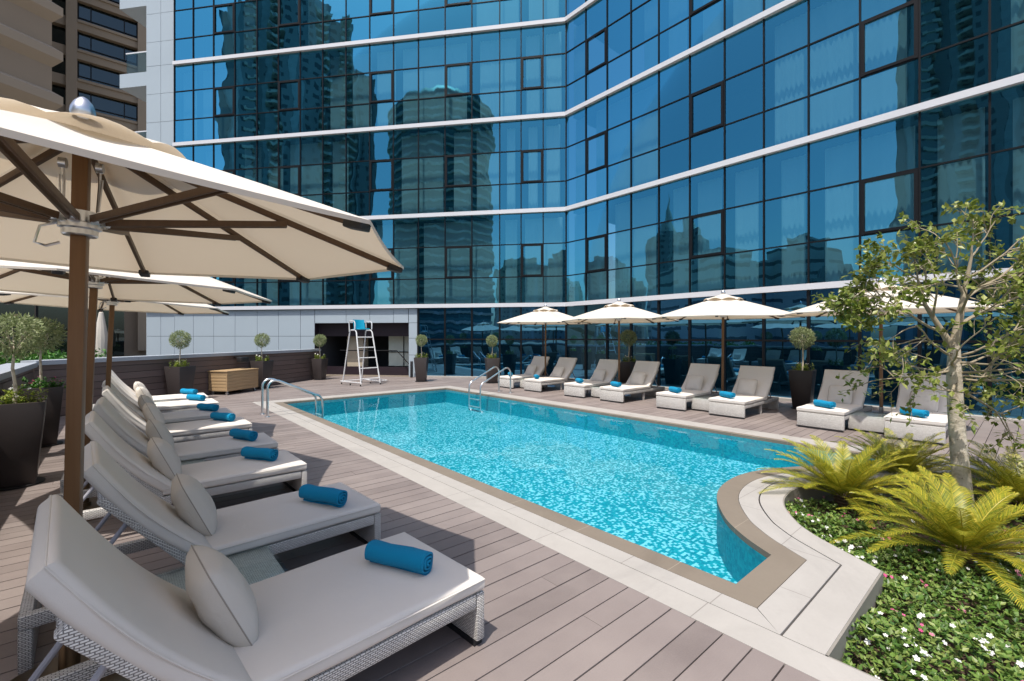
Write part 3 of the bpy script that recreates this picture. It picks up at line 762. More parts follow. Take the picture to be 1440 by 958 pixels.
BACK = radians(50); HX = -1.12; HZ = .255          # hinge
def make_lounger():
    r = thing('sun_lounger', 'x', 'sun lounger')
    h = WD/2
    f = MB()
    for s in (-1, 1):
        a, b = (h-.05, h) if s > 0 else (-h, -h+.05)
        f.box(-1.80, -.052, a, b, .195, .262)
    f.box(-1.80, -1.752, -h+.052, h-.052, .197, .26); f.box(-1.02, -.97, -h+.052, h-.052, .2, .255); f.box(-.52, -.47, -h+.052, h-.052, .2, .255)
    f.build('frame', M['wicker'], r, bevel=.008)
    p = MB(); p.box(-.05, 0, -h, h, .03, .262); p.build('foot_panel', M['wicker'], r, bevel=.008)
    p = MB(); p.box(-.05, 0, -h+.02, h-.02, 0, .028); p.build('plinth', M['black'], r)
    p = MB(); p.box(-1.80, -1.75, -h, h, .0, .193); p.build('head_panel', M['wicker'], r, bevel=.008)
    for s in (-1, 1):
        p = MB(); p.box(-.92, -.87, s*(h-.045)-.025, s*(h-.045)+.025, 0, .194); p.build('leg', M['wicker'], r, bevel=.006)
    T = Matrix.Translation((HX, 0, HZ)) @ Matrix.Rotation(BACK, 4, 'Y')
    # local back frame: -x runs up the backrest
    b = MB(); 
    for s in (-1, 1): b.box(-.62, .0, s*(h-.03)-.025, s*(h-.03)+.025, -.02, .035, T)
    b.box(-.62, -.57, -h+.06, h-.06, -.015, .03, T)
    b.build('backrest_frame', M['wicker'], r, bevel=.008)
    b = MB()
    for k in range(7):
        y = -h+.08+k*(WD-.16)/6
        b.tube([T @ Vector((-.02, y, .0)), T @ Vector((-.58, y+(.05 if k % 2 else -.05), .0))], .007, 6)
    for k in range(5):
        x = -.08-k*.115; b.tube([T @ Vector((x, -h+.06, .008)), T @ Vector((x-.06, h-.06, .008))], .007, 6)
    b.build('webbing', M['wicker'], r)
    for s in (-1, 1):
        q = MB(); q.tube([T @ Vector((-.42, s*(h-.10), -.03)), Vector((-1.66, s*(h-.10), .22))], .012, 8); q.build('prop', M['grey_tube'], r)
    sc_ = puff(HX+.01, -.008, -h-.004, h+.004, .268, .345, 26, 10, .024, .006, 3).build('seat_cushion', M['cushion'], r, sharp=60)
    bc = puff(-.78, .0, -h-.004, h+.004, .038, .118, 18, 10, .026, .009, 5)
    for i, v in enumerate(bc.v):
        x = v.x; v.z += -.035*sin(pi*min(1, max(0, -x/.78)))*(1 if True else 0)      # the pad sags between head and hinge
        bc.v[i] = T @ v
    bk = bc.build('back_cushion', M['cushion'], r, sharp=60)
    def pipe(zf, x0, x1, TT):
        pts = []; hh = h+.0085
        for i in range(21): pts.append((x0+(x1-x0)*i/20, -hh+.001))
        for i in range(1, 11): pts.append((x1, -hh+2*hh*i/10))
        for i in range(1, 21): pts.append((x1-(x1-x0)*i/20, hh))
        for i in range(1, 11): pts.append((x0, hh-2*hh*i/10))
        q = MB(); q.tube([TT @ Vector((x, y, zf(x))) for x, y in pts], .0034, 6); return q
    pipe(lambda x: .325, HX+.012, -.009, Matrix()).build('piping', M['cushion'], sc_)
    pipe(lambda x: .098-.035*sin(pi*min(1, max(0, -x/.78))), -.78, .0, T).build('piping', M['cushion'], bk)
    return r
LP = make_lounger()
# ---- scatter pillow: origin at its centre, flat in local xy
def make_pillow():
    m = MB(); n = 16; a = .215; vs = []; fs = []; 
    for side in (1, -1):
        for i in range(n+1):
            for j in range(n+1):
                u, v = i/n*2-1, j/n*2-1
                e = (1-abs(u)**2.4)*(1-abs(v)**2.4); rc = 1-.085*(u*v)**4
                x = a*u*rc*(1-.02*(1-v*v)*abs(u)**3); y = a*v*rc*(1-.02*(1-u*u)*abs(v)**3)
                vs.append((x, y, side*(.098*max(0, e)**.55+.004*sin(9*u+4*v*side)*e)))
    N1 = (n+1)**2
    for s in (0, 1):
        for i in range(n):
            for j in range(n):
                q = [s*N1+i*(n+1)+j, s*N1+(i+1)*(n+1)+j, s*N1+(i+1)*(n+1)+j+1, s*N1+i*(n+1)+j+1]; fs.append(q if s == 0 else q[::-1])
    m.add(vs, fs, True)
    r = thing('pillow', 'x', 'pillow'); m.build('pillow_case', M['pillow'], r, sharp=100)
    rim = [(i, 0) for i in range(n)]+[(n, j) for j in range(n)]+[(n-i, n) for i in range(n)]+[(0, n-j) for j in range(n+1)]
    q = MB(); q.tube([vs[i*(n+1)+j] for i, j in rim], .0032, 6); q.build('piping', M['pillow_pipe'], r)
    return r
PP = make_pillow()
# ---- rolled towel: axis along local x, resting on z=0
def make_towel():
    m = MB(); K = 64; turns = 3.1; L = .17; th = .0105; ro = .066; out = []; inn = []
    for k in range(K+1):
        t = k/K; an = -pi*.55 + t*turns*2*pi; r = ro*(1-t)**.85+.010*t if t > 0 else ro
        r = ro - t*(ro-.011); wv = 1+.02*sin(3*an)
        out.append((r*cos(an)*1.08*wv, r*sin(an)*.93*wv)); r2 = max(.003, r-th); inn.append((r2*cos(an)*1.08, r2*sin(an)*.93))
    sec = out+inn[::-1]; n = len(sec); vs = []; fs = []
    xs = [-L, -L+.004, -L*.8, -L*.4, 0, L*.4, L*.8, L-.004, L]
    for ix, x in enumerate(xs):
        s = .985 if ix in (0, len(xs)-1) else 1
        for i, (y, z) in enumerate(sec):
            r_ = hypot(y, z); vs.append((x+(.020*(1-r_/ro) if x > 0 else -.020*(1-r_/ro))*(abs(x)/L)**4 + .003*sin(i*.9)*(abs(x)/L)**6, y*s, z*s+.061+.003*sin(x*30)))
    for a in range(len(xs)-1):
        for i in range(n): fs.append((a*n+i, a*n+(i+1) % n, (a+1)*n+(i+1) % n, (a+1)*n+i))
    m.add(vs, fs, True)
    q = 2*K+1
    caps = []
    for k in range(K): caps.append((k+1, k, q-k, q-k-1))
    b = (len(xs)-1)*n
    m.add(vs, caps+[(b+k, b+k+1, b+q-k-1, b+q-k) for k in range(K)], False)
    o = m.build('rolled_towel', M['towel'], None, sharp=50); tag(o, 'x', 'towel'); return o
TP = make_towel()
# ---- side table
def make_table():
    r = thing('side_table', 'x', 'side table'); s = .27
    m = MB(); m.box(-s, s, -s, s, .03, .262); m.build('table_body', M['wicker'], r, bevel=.008)
    m = MB(); m.box(-s+.02, s-.02, -s+.02, s-.02, 0, .028); m.build('plinth', M['black'], r)
    m = MB(); m.box(-s-.01, s+.01, -s-.01, s+.01, .264, .272); m.build('glass_top', M['table_glass'], r, bevel=.002)
    return r
TB = make_table()
index_children()
ords = ['nearest', 'second', 'third', 'fourth', 'fifth', 'sixth', 'seventh', 'farthest']
LY = [2.21, 3.47, 4.95, 6.08, 7.6, 8.76, 10.32, 11.5]           # left row, centre y, foot at x=1.39
LX = [1.39, 1.43, 1.37, 1.40, 1.42, 1.40, 1.41, 1.40]
RY = [1.18, 2.37, 3.92, 5.09, 6.63, 7.80, 9.36, 10.54]          # right row
def oz(i): return ords[i] if 0 < i < 7 else ords[i]
first = True
for i in range(8):
    tilt = [.066, .045, .015, -.012, .02, .0, .015, -.01][i]
    place(LP, first, (LX[i], LY[i], 0), tilt, f"{oz(i)} cream-cushioned white wicker lounger from the camera in the row along the dark wall", 'sun loungers along the dark wall')
    place(PP, first, (LX[i]-1.075, LY[i]+rr(-.03, .03)-.02, .50), 0, f"plump beige pillow on the {oz(i)} lounger of the row along the dark wall", 'pillows on the left loungers')
    pl = bpy.data.objects['pillow'] if first else COL.objects[-1]
    place(TP, first, (LX[i]-.32+rr(-.02, .02), LY[i]+[-.06, -.12, .0, -.04, .0, .02, .02, .05][i], .356), radians(-62)+rr(-.12, .12), f"rolled blue towel on the {oz(i)} lounger of the row along the dark wall", 'rolled towels on the left loungers')
    first = False
LP.scale = (1, 1.09, 1.03); LP.location.x = 1.37; LP.location.y = 2.19
for i in range(8):
    y = RY[i]; tilt = [.02, -.015, .01, .0, -.01, .015, .02, 0][i]
    place(LP, False, (8.86, y, 0), pi+tilt, f"{oz(i)} cream-cushioned white wicker lounger from the camera in the row before the glass wall", 'sun loungers before the glass wall')
    place(PP, False, (8.86+1.085, y+[.02, -.03, .05, .02, -.02, .05, .03, .02][i], .50), 0, f"small beige pillow on the {oz(i)} lounger of the row before the glass wall", 'pillows on the right loungers')
    place(TP, False, (8.86+.2, y+[.02, -.02, .06, .0, .0, -.02, .02, .0][i], .356), radians(60)+rr(-.1, .1), f"rolled blue towel on the {oz(i)} lounger of the row before the glass wall", 'rolled towels on the right loungers')
for o in bpy.data.objects:          # pillows lean on the backrests
    if o.type == 'EMPTY' and o.name.split('.')[0] == 'pillow':
        left = o.location.x < 5
        o.scale = (.92,)*3 if left else (.88,)*3
        o.rotation_euler = (rr(-.06, .06), radians(66 if left else 60)*(1 if left else -1), rr(-.08, .08))
pn = ['nearest', 'second', 'third', 'farthest']
for i in range(4):
    place(TB, i == 0, ((LX[2*i]-.97, (LY[2*i]+LY[2*i+1])/2, 0)), 0, f"{pn[i]} white wicker side table with glass top between loungers along the dark wall", 'side tables')
for i in range(4):
    place(TB, False, (9.43, (RY[2*i]+RY[2*i+1])/2, 0), 0, f"{pn[i]} white wicker side table with glass top between loungers before the glass wall", 'side tables')

# ---- parasols
def make_parasol(square_pole, dz=0.0, R=1.5, zt=2.0, za=2.45):
    r = thing('parasol', 'x', 'parasol'); n = 8
    def rim(k): return Vector((R*cos(2*pi*k/n), R*sin(2*pi*k/n), zt))
    cv = MB(); seg = 9; rad0 = .05
    for k in range(n):
        vs = []; fs = []; cols = 8
        for i in range(seg+1):
            t = rad0/R + (1-rad0/R)*i/seg
            for j in range(cols+1):
                u = j/cols; a = 2*pi*(k+u)/n
                edge = rim(k).lerp(rim(k+1), u); 
                x, y = edge.x*t, edge.y*t
                z = za+(zt-za)*t**1.06 - .035*sin(pi*u)*sin(pi*min(1, t*1.02))*.9 - .0*t
                if i == seg: x *= 1-.012*sin(pi*u); y *= 1-.012*sin(pi*u)
                vs.append((x, y, z))
        for i in range(seg):
            for j in range(cols): a = i*(cols+1)+j; fs.append((a, a+cols+1, a+cols+2, a+1))
        # hem hanging down
        b = len(vs)
        for j in range(cols+1):
            p = vs[seg*(cols+1)+j]; vs.append((p[0]*.998, p[1]*.998, p[2]-.014-.003*sin(pi*j/cols)))
        for j in range(cols): fs.append((seg*(cols+1)+j, b+j, b+j+1, seg*(cols+1)+j+1))
        cv.add(vs, fs, True)
    c = cv.build('canopy', M['canopy'], r, sharp=9)
    vt = MB()
    for k in range(n):
        vs = []; fs = []; cols = 6; sg = 4; rv = .40
        for i in range(sg+1):
            t = i/sg
            for j in range(cols+1):
                u = j/cols; e = Vector((cos(2*pi*k/n), sin(2*pi*k/n))).lerp(Vector((cos(2*pi*(k+1)/n), sin(2*pi*(k+1)/n))), u)*rv*max(t, .05)
                vs.append((e.x, e.y, za+.05-.145*t**1.15+.04*sin(pi*u)*t**3))
        for i in range(sg):
            for j in range(cols): a = i*(cols+1)+j; fs.append((a, a+cols+1, a+cols+2, a+1))
        vt.add(vs, fs, True)
    vt.build('vent_cap', M['canopy'], c, sharp=9)
    p = MB()
    if square_pole: p.tube([(0, 0, .30), (0, 0, za-.01)], .037, 4, None, True)
    else: p.tube([(0, 0, .30), (0, 0, za-.01)], .026, 12)
    p.build('pole', M['teak'], r, bevel=.004 if square_pole else 0)
    p = MB(); p.tube([(0, 0, .02), (0, 0, .34)], .036 if square_pole else .032, 16); p.build('pole_sleeve', M['bronze'] if square_pole else M['steel'], r)
    p = MB(); p.lathe([(.30, 0), (.30, .03), (.28, .045), (.05, .06), (.05, .09)], 28); p.build('base', M['bronze'] if square_pole else M['steel'], r)
    fz = za+.05
    p = MB(); p.lathe([(.038, fz), (.044, fz+.015), (.042, fz+.035), (.032, fz+.06), (.016, fz+.08), (.002, fz+.088)], 16); p.build('finial', M['chrome'], r)
    zh = zt+.05
    hb = MB(); hb.lathe([(.0, zh-.055), (.055, zh-.055), (.06, zh-.05), (.06, zh-.028), (.072, zh-.022), (.072, zh-.002), (.060, zh+.004), (.060, zh+.05), (.0, zh+.05)], 20); hub = hb.build('hub', M['steel'], r)
    for k in range(n):
        d = Vector((cos(2*pi*k/n), sin(2*pi*k/n), 0)); rb = MB()
        a = d*.05+Vector((0, 0, za-.045)); b = d*(R-.035)+Vector((0, 0, zt-.015)); rb.bar(a, b, .019, .030)
        ro = rb.build('rib', M['rib_wood'], r, bevel=.003)
        ft = MB(); ft.bar(b-d*.06+Vector((0, 0, .008)), b+d*.02-Vector((0, 0, .008)), .055, .03); ft.build('rib_end', M['black'], ro, bevel=.006)
        j = a.lerp(b, .56)+Vector((0, 0, -.014)); st = MB(); s0 = d*.085+Vector((0, 0, zh+.012))
        sdv = Vector((-d.y, d.x, 0))*.014
        if square_pole:
            st.bar(s0+sdv, j+sdv, .011, .03); st.bar(s0-sdv, j-sdv, .011, .03)
        else: st.bar(s0, j, .018, .026)
        st.build('strut', M['rib_wood'], ro, bevel=.002)
        lg = MB(); lg.tube([d*.085+sdv*1.3+Vector((0, 0, zh+.012)), d*.085-sdv*1.3+Vector((0, 0, zh+.012))], .018, 12); lg.build('hinge', M['steel'], hub)
    if square_pole:
        py = MB()
        for s in (-1, 1):
            py.tube([(s*.055, .0, zh+.05), (s*.058, .01, zh+.17), (s*.06, .0, zh+.26)], .006, 6); py.tube([(s*.062, -.01, zh+.06), (s*.07, 0, zh+.2)], .004, 6)
            py.tube([(s*.06-.012, 0, zh+.25), (s*.06+.012, 0, zh+.25)], .022, 10)
        py.tube([(-.06, 0, zh+.0), (-.12, -.02, zh-.03), (-.135, -.02, zh-.10), (-.10, -.02, zh-.11), (-.06, -.01, zh-.09)], .006, 6)
        py.build('pulley', M['steel'], r)
    return r
UL = make_parasol(True, R=1.42, zt=1.99); UR = make_parasol(False, R=1.52, zt=1.98, za=2.44); index_children()
a0 = radians(-11)
place(UL, True, (-.165, 2.73, 0), a0, 'largest cream parasol on a square brown pole over the nearest loungers', 'parasols over the left row', rx=radians(.6), ry=radians(1.2))
place(UL, False, (-.24, 5.51, 0), a0+.1, 'middle cream parasol of three on brown poles beside the dark wall', 'parasols over the left row', ry=radians(2))
place(UL, False, (-.15, 8.30, 0), a0+.3, 'farthest cream parasol of three on brown poles beside the dark wall', 'parasols over the left row', ry=radians(2.2))
for i, (x, y, l) in enumerate(((9.95, 1.75, 'cream parasol half hidden behind the leafy tree'), (9.95, 4.48, 'cream parasol before the glass wall, next to the tree-covered one'), (9.97, 7.2, 'cream parasol before the glass wall, second from the far end'), (10.0, 9.97, 'small farthest cream parasol before the glass wall by the pool ladder'))):
    place(UR, i == 0, (x, y, 0), radians([8, 20, -4, 14][i]), l, 'parasols before the glass wall', rx=rr(-.01, .01), ry=rr(-.015, .015))

# ---- planters with olive standards
def make_planter():
    r = thing('planter', 'x', 'planter'); a, b, h = .155, .225, .84
    m = MB(); vs = [(-a,-a,.02),(a,-a,.02),(a,a,.02),(-a,a,.02),(-b,-b,h),(b,-b,h),(b,b,h),(-b,b,h)]
    c_ = b-.022; vs += [(-c_,-c_,h),(c_,-c_,h),(c_,c_,h),(-c_,c_,h),(-c_,-c_,h-.06),(c_,-c_,h-.06),(c_,c_,h-.06),(-c_,c_,h-.06)]
    m.add(vs, [(3,2,1,0),(0,1,5,4),(1,2,6,5),(2,3,7,6),(3,0,4,7),(4,5,9,8),(5,6,10,9),(6,7,11,10),(7,4,8,11),(8,9,13,12),(9,10,14,13),(10,11,15,14),(11,8,12,15)])
    m.build('pot', M['planter'], r, bevel=.006)
    m = MB(); m.box(-c_, c_, -c_, c_, h-.075, h-.055); m.build('potting_soil', M['soil'], r)
    m = MB(); m.lathe([(.19, 0), (.22, .005), (.22, .018), (.0, .018)], 24); m.build('saucer', M['black'], r)
    return r
def make_olive(R=.225, trunk=.52, nl=2100):
    r = thing('olive_standard', 'x', 'small tree')
    m = MB(); m.tube([(0, 0, -.03), (.012, .006, trunk*.4), (-.008, .01, trunk*.75), (0, 0, trunk+.05)], [.018, .014, .013, .010], 8)
    c = Vector((0, 0, trunk+R*.85))
    for k in range(10):
        d = rdir(); d.z = abs(d.z)*.8; m.tube([(0, 0, trunk), c+d*R*.4-Vector((0, 0, R*.3)), c+d*R*.8], [.007, .004, .002], 5)
    m.build('trunk', M['bark'], r)
    lf = MB()
    clumps = [rdir()*rr(.6, 1) for _ in range(26)]
    for k in range(nl):
        d = rdir(); rr_ = R*(rr(.25, 1)**.45); bump_ = 1+.14*max(0, max(d.dot(q) for q in clumps)-.8)*4-.08
        p = c+d*rr_*bump_; lf.leaf(p, (d+rdir()*.9).normalized(), rdir(), rr(.032, .055), rr(.011, .018))
    lf.build('crown', M['olive'], r)
    return r
def make_bedding(sz=.17, nl=800, fl=10, mat='lime_leaf', fm='white_flower', hgt=.25):
    r = thing('bedding_plant', 'x', 'plant'); lf = MB()
    tops = [Vector((rr(-sz, sz), rr(-sz, sz), rr(.5, 1)*hgt)) for _ in range(16)]
    for k in range(nl):
        t = random.choice(tops); f = rr(.15, 1); p = Vector((t.x+rr(-.03, .03), t.y+rr(-.03, .03), t.z*f)); d = rdir(); d.z = abs(d.z)*.6
        lf.leaf(p, d, (0, 0, 1), rr(.03, .055), rr(.016, .026))
    lf.build('foliage', M[mat], r)
    if fl:
        f = MB()
        for k in range(fl):
            t = random.choice(tops); flower(f, t+Vector((rr(-.04, .04), rr(-.04, .04), rr(.0, .04))), rr(.016, .024))
        f.build('blossom', M[fm], r)
    return r
def flower(mb, p, rad, n=5):
    nrm = (rdir()*.5+Vector((-.2, -.35, 1))).normalized(); u = nrm.orthogonal().normalized(); w = nrm.cross(u); a0 = rr(0, 6); vs = [p]; fs = []
    for k in range(n):
        a = a0+2*pi*k/n
        for da, q in ((-.5, .75), (0, 1.0), (.5, .75)): vs.append(p+(u*cos(a+da)+w*sin(a+da))*rad*q+nrm*rad*.12)
        b = 1+3*k; fs += [(0, b, b+1), (0, b+1, b+2)]
    mb.add(vs, fs)
random.seed(5)
PL = make_planter(); OL = make_olive(); BD = make_bedding(); BR = make_bedding(fl=14, fm='pink_flower', mat='box_leaf', hgt=.2); index_children()
PLN = [((-.83, 7.0), .05, 1.04, 1.06, 'by the side wall, nearest the camera', 0), ((-.84, 9.3), .08, 1.0, 1.12, 'in the corner of the dark walls', 1),
       ((1.12, 13.6), .66, 1.0, 1.0, 'against the dark wall left of the wooden cabinet', 0), ((3.25, 15.25), .66, 1.0, .95, 'against the dark wall right of the wooden cabinet', 0),
       ((5.5, 17.0), .66, .92, 1.0, 'at the end of the dark wall beside the bar passage', 0), ((7.95, 14.0), -.7, 1.0, .92, 'by the panelled column at the left end of the glass', 0),
       ((9.5, 12.0), -.5, 1.0, .9, 'behind the far pool ladder before the glass', 0), ((11.2, 7.75), 0, 1.0, 1.05, 'hidden behind the second parasol from the far end', 0), ((11.15, 3.3), .1, 1.0, 1.06, 'before the glass, nearest the leafy tree', 0)]
for i, ((x, y), rz, sp, so_, wh, fl) in enumerate(PLN):
    place(PL, i == 0, (x, y, 0), rz, 'tapered charcoal planter '+wh, 'charcoal planters', sp)
    place(OL, i == 0, (x, y, .78*sp), rr(0, 6), 'olive standard in the planter '+wh, 'olive standards', so_)
    if fl: place(BR, True, (x, y, .76*sp), rr(0, 6), 'pink-flowered bedding in the planter '+wh, 'bedding in the planters', 1.05)
    else: place(BD, i == 0, (x, y, .76*sp), rr(0, 6), 'lime bedding in the planter '+wh, 'bedding in the planters', .95)

# ---- lifeguard chair
r = thing('lifeguard_chair', 'tall white tubular lifeguard chair with turquoise seat standing at the far pool end', 'chair', (6.0, 14.4, 0), radians(10))
# local: ladder faces -y
hw = .29; tf = (-hw, -.16, 1.72); 
for s in (-1, 1):
    m = MB(); m.tube([(s*(hw+.06), -.48, .06), (s*hw, -.12, 1.70), (s*hw, -.05, 1.77), (s*hw, .2, 1.77)], .021); m.build('front_rail', M['white_tube'], r)
    m = MB(); m.tube([(s*(hw+.06), .58, .06), (s*hw, .25, 1.75)], .021); m.build('rear_leg', M['white_tube'], r)
    m = MB(); m.tube([(s*(hw+.06), -.48, .10), (s*(hw+.12), .62, .10)], .017); m.build('side_bar', M['white_tube'], r)
    m = MB(); m.tube([(s*(hw+.02), .25, 1.72), (s*(hw+.02), .27, 2.02), (s*(hw+.02), .22, 2.06), (s*(hw+.02), -.02, 2.06), (s*(hw+.02), -.07, 2.0), (s*(hw+.02), -.07, 1.80)], .018); m.build('armrest', M['white_tube'], r)
    for yy in (-.48, .1, .62):
        m = MB(); m.tube([(s*(hw+.08), yy, .05), (s*(hw+.08), yy, .0)], .022, 8); m.build('foot', M['black'], r)
m = MB(); m.tube([(-.37, .62, .10), (.37, .62, .10)], .017); m.build('rear_bar', M['white_tube'], r)
m = MB(); m.tube([(.31, -.44, .10), (.75, -.3, .10), (.80, .1, .10), (.37, .5, .10)], .015); m.build('stabiliser', M['white_tube'], r)
for k in range(5):
    z = .22+k*.33; yy = -.48+.36*(z-.06)/1.64; ww = hw+.06-.06*(z-.06)/1.64
    m = MB(); m.tube([(-ww, yy, z), (ww, yy, z)], .017); m.build('rung', M['white_tube'], r)
m = MB(); m.box(-.2, .2, -.14, .24, 1.785, 1.83); m.build('seat', M['seat_blue'], r, bevel=.018)
m = MB(); nseg = 8; vs = []; 
for i in range(nseg+1):
    a = -1+2*i/nseg; 
    for z, yo in ((1.83, .20), (2.12, .26)):
        for t in (0, .02): vs.append((.2*a, yo+t-.05*a*a, z))
fs = []
for i in range(nseg):
    b = i*4; c_ = b+4; fs += [(b, c_, c_+2, b+2), (b+1, b+3, c_+3, c_+1), (b+2, c_+2, c_+3, b+3), (b, b+1, c_+1, c_)]
fs += [(0, 2, 3, 1), (nseg*4, nseg*4+1, nseg*4+3, nseg*4+2)]
m.add(vs, fs, True); m.build('backrest', M['seat_blue'], r, sharp=50)

# ---- pool ladders
def ladder(label, loc, rz, wid=.5, steep=True):
    r = thing('pool_ladder', label, 'pool ladder', loc, rz)
    # local: +x to the water
    for s in (0, 1):
        y = (s-.5)*wid; m = MB(); pts = [(-.55, y, 0), (-.55, y, .55)]
        for k in range(1, 7): a = pi-k*pi/2/6; pts.append((-.42+.13*cos(a), y, .55+.15*sin(a)))
        pts += [(-.35, y, .69), (.35, y, .36)]
        for k in range(1, 6): a = k/5; pts.append((.35+.13*a**.8, y, .36-.10*a*a-.02*a))
        pts += [(.49, y, .1), (.49, y, -.415)]
        m.tube(pts, .021, 12); m.build('handrail', M['steel'], r)
        m = MB(); m.lathe([(.0, .016), (.026, .016), (.045, .006), (.045, 0)][::-1], 16, Matrix.Translation((-.55, y, 0))); m.build('flange', M['steel'], r)
    for z in (-.12, -.32):
        m = MB(); m.box(.455, .53, -wid/2+.02, wid/2-.02, z, z+.03); m.build('tread', M['grey_tube'], r, bevel=.006)
    return r
ladder('stainless pool ladder handrails on the near left side, facing the wooden cabinet', (2.72, 9.95, 0), 0, .42)
ladder('stainless pool ladder handrails on the far side, beside the first lounger', (7.62, 9.75, 0), pi, .5)

# ---- wooden cabinet on castors, wall lamps, post
r = thing('wooden_cabinet', 'honey-coloured wooden towel cabinet on castors against the dark wall', 'cabinet', (2.42, 14.62, 0), atan2(.615, .788))
m = MB()
for k in range(6): m.box(-.55, .55, -.29, .29, .10+k*.085, .10+k*.085+.082)
m.build('cabinet_body', M['oak'], r, bevel=.004)
m = MB(); m.box(-.57, .57, -.31, .31, .612, .645); m.build('lid', M['oak'], r, bevel=.006)
m = MB()
for x in (-.555, .535): m.box(x, x+.02, -.295, -.275, .1, .61)
m.build('corner_post', M['oak'], r)
for x in (-.48, .48):
    for y in (-.22, .22):
        m = MB(); m.tube([(x-.015, y, .035), (x+.015, y, .035)], .035, 14); m.box(x-.02, x+.02, y-.02, y+.02, .072, .1); m.build('castor', M['steel'], r)
def lamp(label, loc, rz):
    r = thing('wall_light', label, 'wall lamp', loc, rz)
    m = MB(); m.box(-.03, .03, -.22, .0, .09, .12); m.build('bracket', M['black'], r, bevel=.004)
    m = MB(); m.box(-.14, .14, -.36, -.2, -.02, .11); m.build('lamp_housing', M['black'], r, bevel=.01)
    m = MB(); m.box(-.12, .12, -.34, -.22, -.026, -.021); m.build('lens', M['clear'], r)
cc = WALL_A+WALL_D*4.7
lamp('black floodlight fixed to the long dark wall above the wooden cabinet', (cc.x, cc.y, .86), atan2(.615, .788))
lamp('black floodlight fixed to the side wall behind the left planters', (-1.2, 8.35, .62), radians(90))
pp = P0+DL*5.85+NL*.25
o = MB(); o.box(-.05, .05, -.04, .04, 0, .62); o.build('post', M['black'], thing('black_post', 'short black post standing before the panelled column', 'post', (pp.x, pp.y, 0), .7), bevel=.008)
pp = P0+DL*5.6+NL*.3
o = MB(); o.lathe([(.07, 0), (.075, .02), (.06, .2), (.03, .24), (.0, .24)], 16); tag(o.build('floor_lamp', M['white_tube'], None, loc=(pp.x, pp.y, .0)), 'small white floor light beside the black post', 'lamp')

# ---- hedge, closed parasol and sunshades in the garden beyond the wall
random.seed(11)
hd = thing('hedge', 'bright green clipped hedge running behind the dark parapet wall', 'hedge', (-3.5, 19, 0), radians(34))
m = MB()
for k in range(12000):
    x = rr(-9, 3.3); y = rr(-1.6, 1.6); zt = .95+.22*sin(x*2.1)*sin(y*3+x)+.12*sin(x*5.3); z = zt-(rr(0, .4) if k % 2 else rr(0, 1.7)); d = rdir(); d.z = abs(d.z)
    m.leaf((x, y, z), d, rdir(), rr(.10, .18), rr(.05, .09))
m.build('foliage', M['box_leaf'], hd)
m = MB()
for k in range(30): x = -9+12*k/29; m.tube([(x, rr(-.8, .8), -.9), (x+rr(-.2, .2), rr(-.8, .8), .8)], .03, 6)
m.build('stem', M['bark'], hd)
gt = MB(); gt.box(-16, 8, 14.5, 34, -.9, -.4)
struct(gt.build('garden_ground', M['soil']))
r = thing('closed_parasol', 'closed pale parasol standing in the garden beside the grey panels', 'parasol', (-.45, 20.2, -.4))
m = MB(); m.tube([(0, 0, 0), (0, 0, 2.85)], .03); m.build('pole', M['teak'], r)
m = MB(); m.lathe([(.10, 1.0), (.17, 1.1), (.16, 1.6), (.19, 1.9), (.13, 2.3), (.06, 2.75), (.0, 2.8)], 12, None, 1, .8); m.build('folded_canopy', M['canopy'], r, sharp=20)
def sunshade(label, loc, rz):
    r = thing('timber_sunshade', label, 'sunshade', loc, rz)
    m = MB()
    for k in range(7): m.bar((-1.8, -.7+k*.23, 1.75), (1.5, -.7+k*.23, 2.75), .16, .035)
    m.build('slat_roof', M['oak'], r)
    for s in (-1, 1):
        m = MB(); m.bar((-.9, s*.6, 0), (.2, s*.6, 2.3), .09, .09); m.build('post', M['oak'], r)
sunshade('slanted timber sunshade in the garden behind the third parasol pole', (-4.3, 24, -.4), .2)
sunshade('slanted timber sunshade in the garden left of the second parasol pole', (-9.2, 25, -.4), .2)

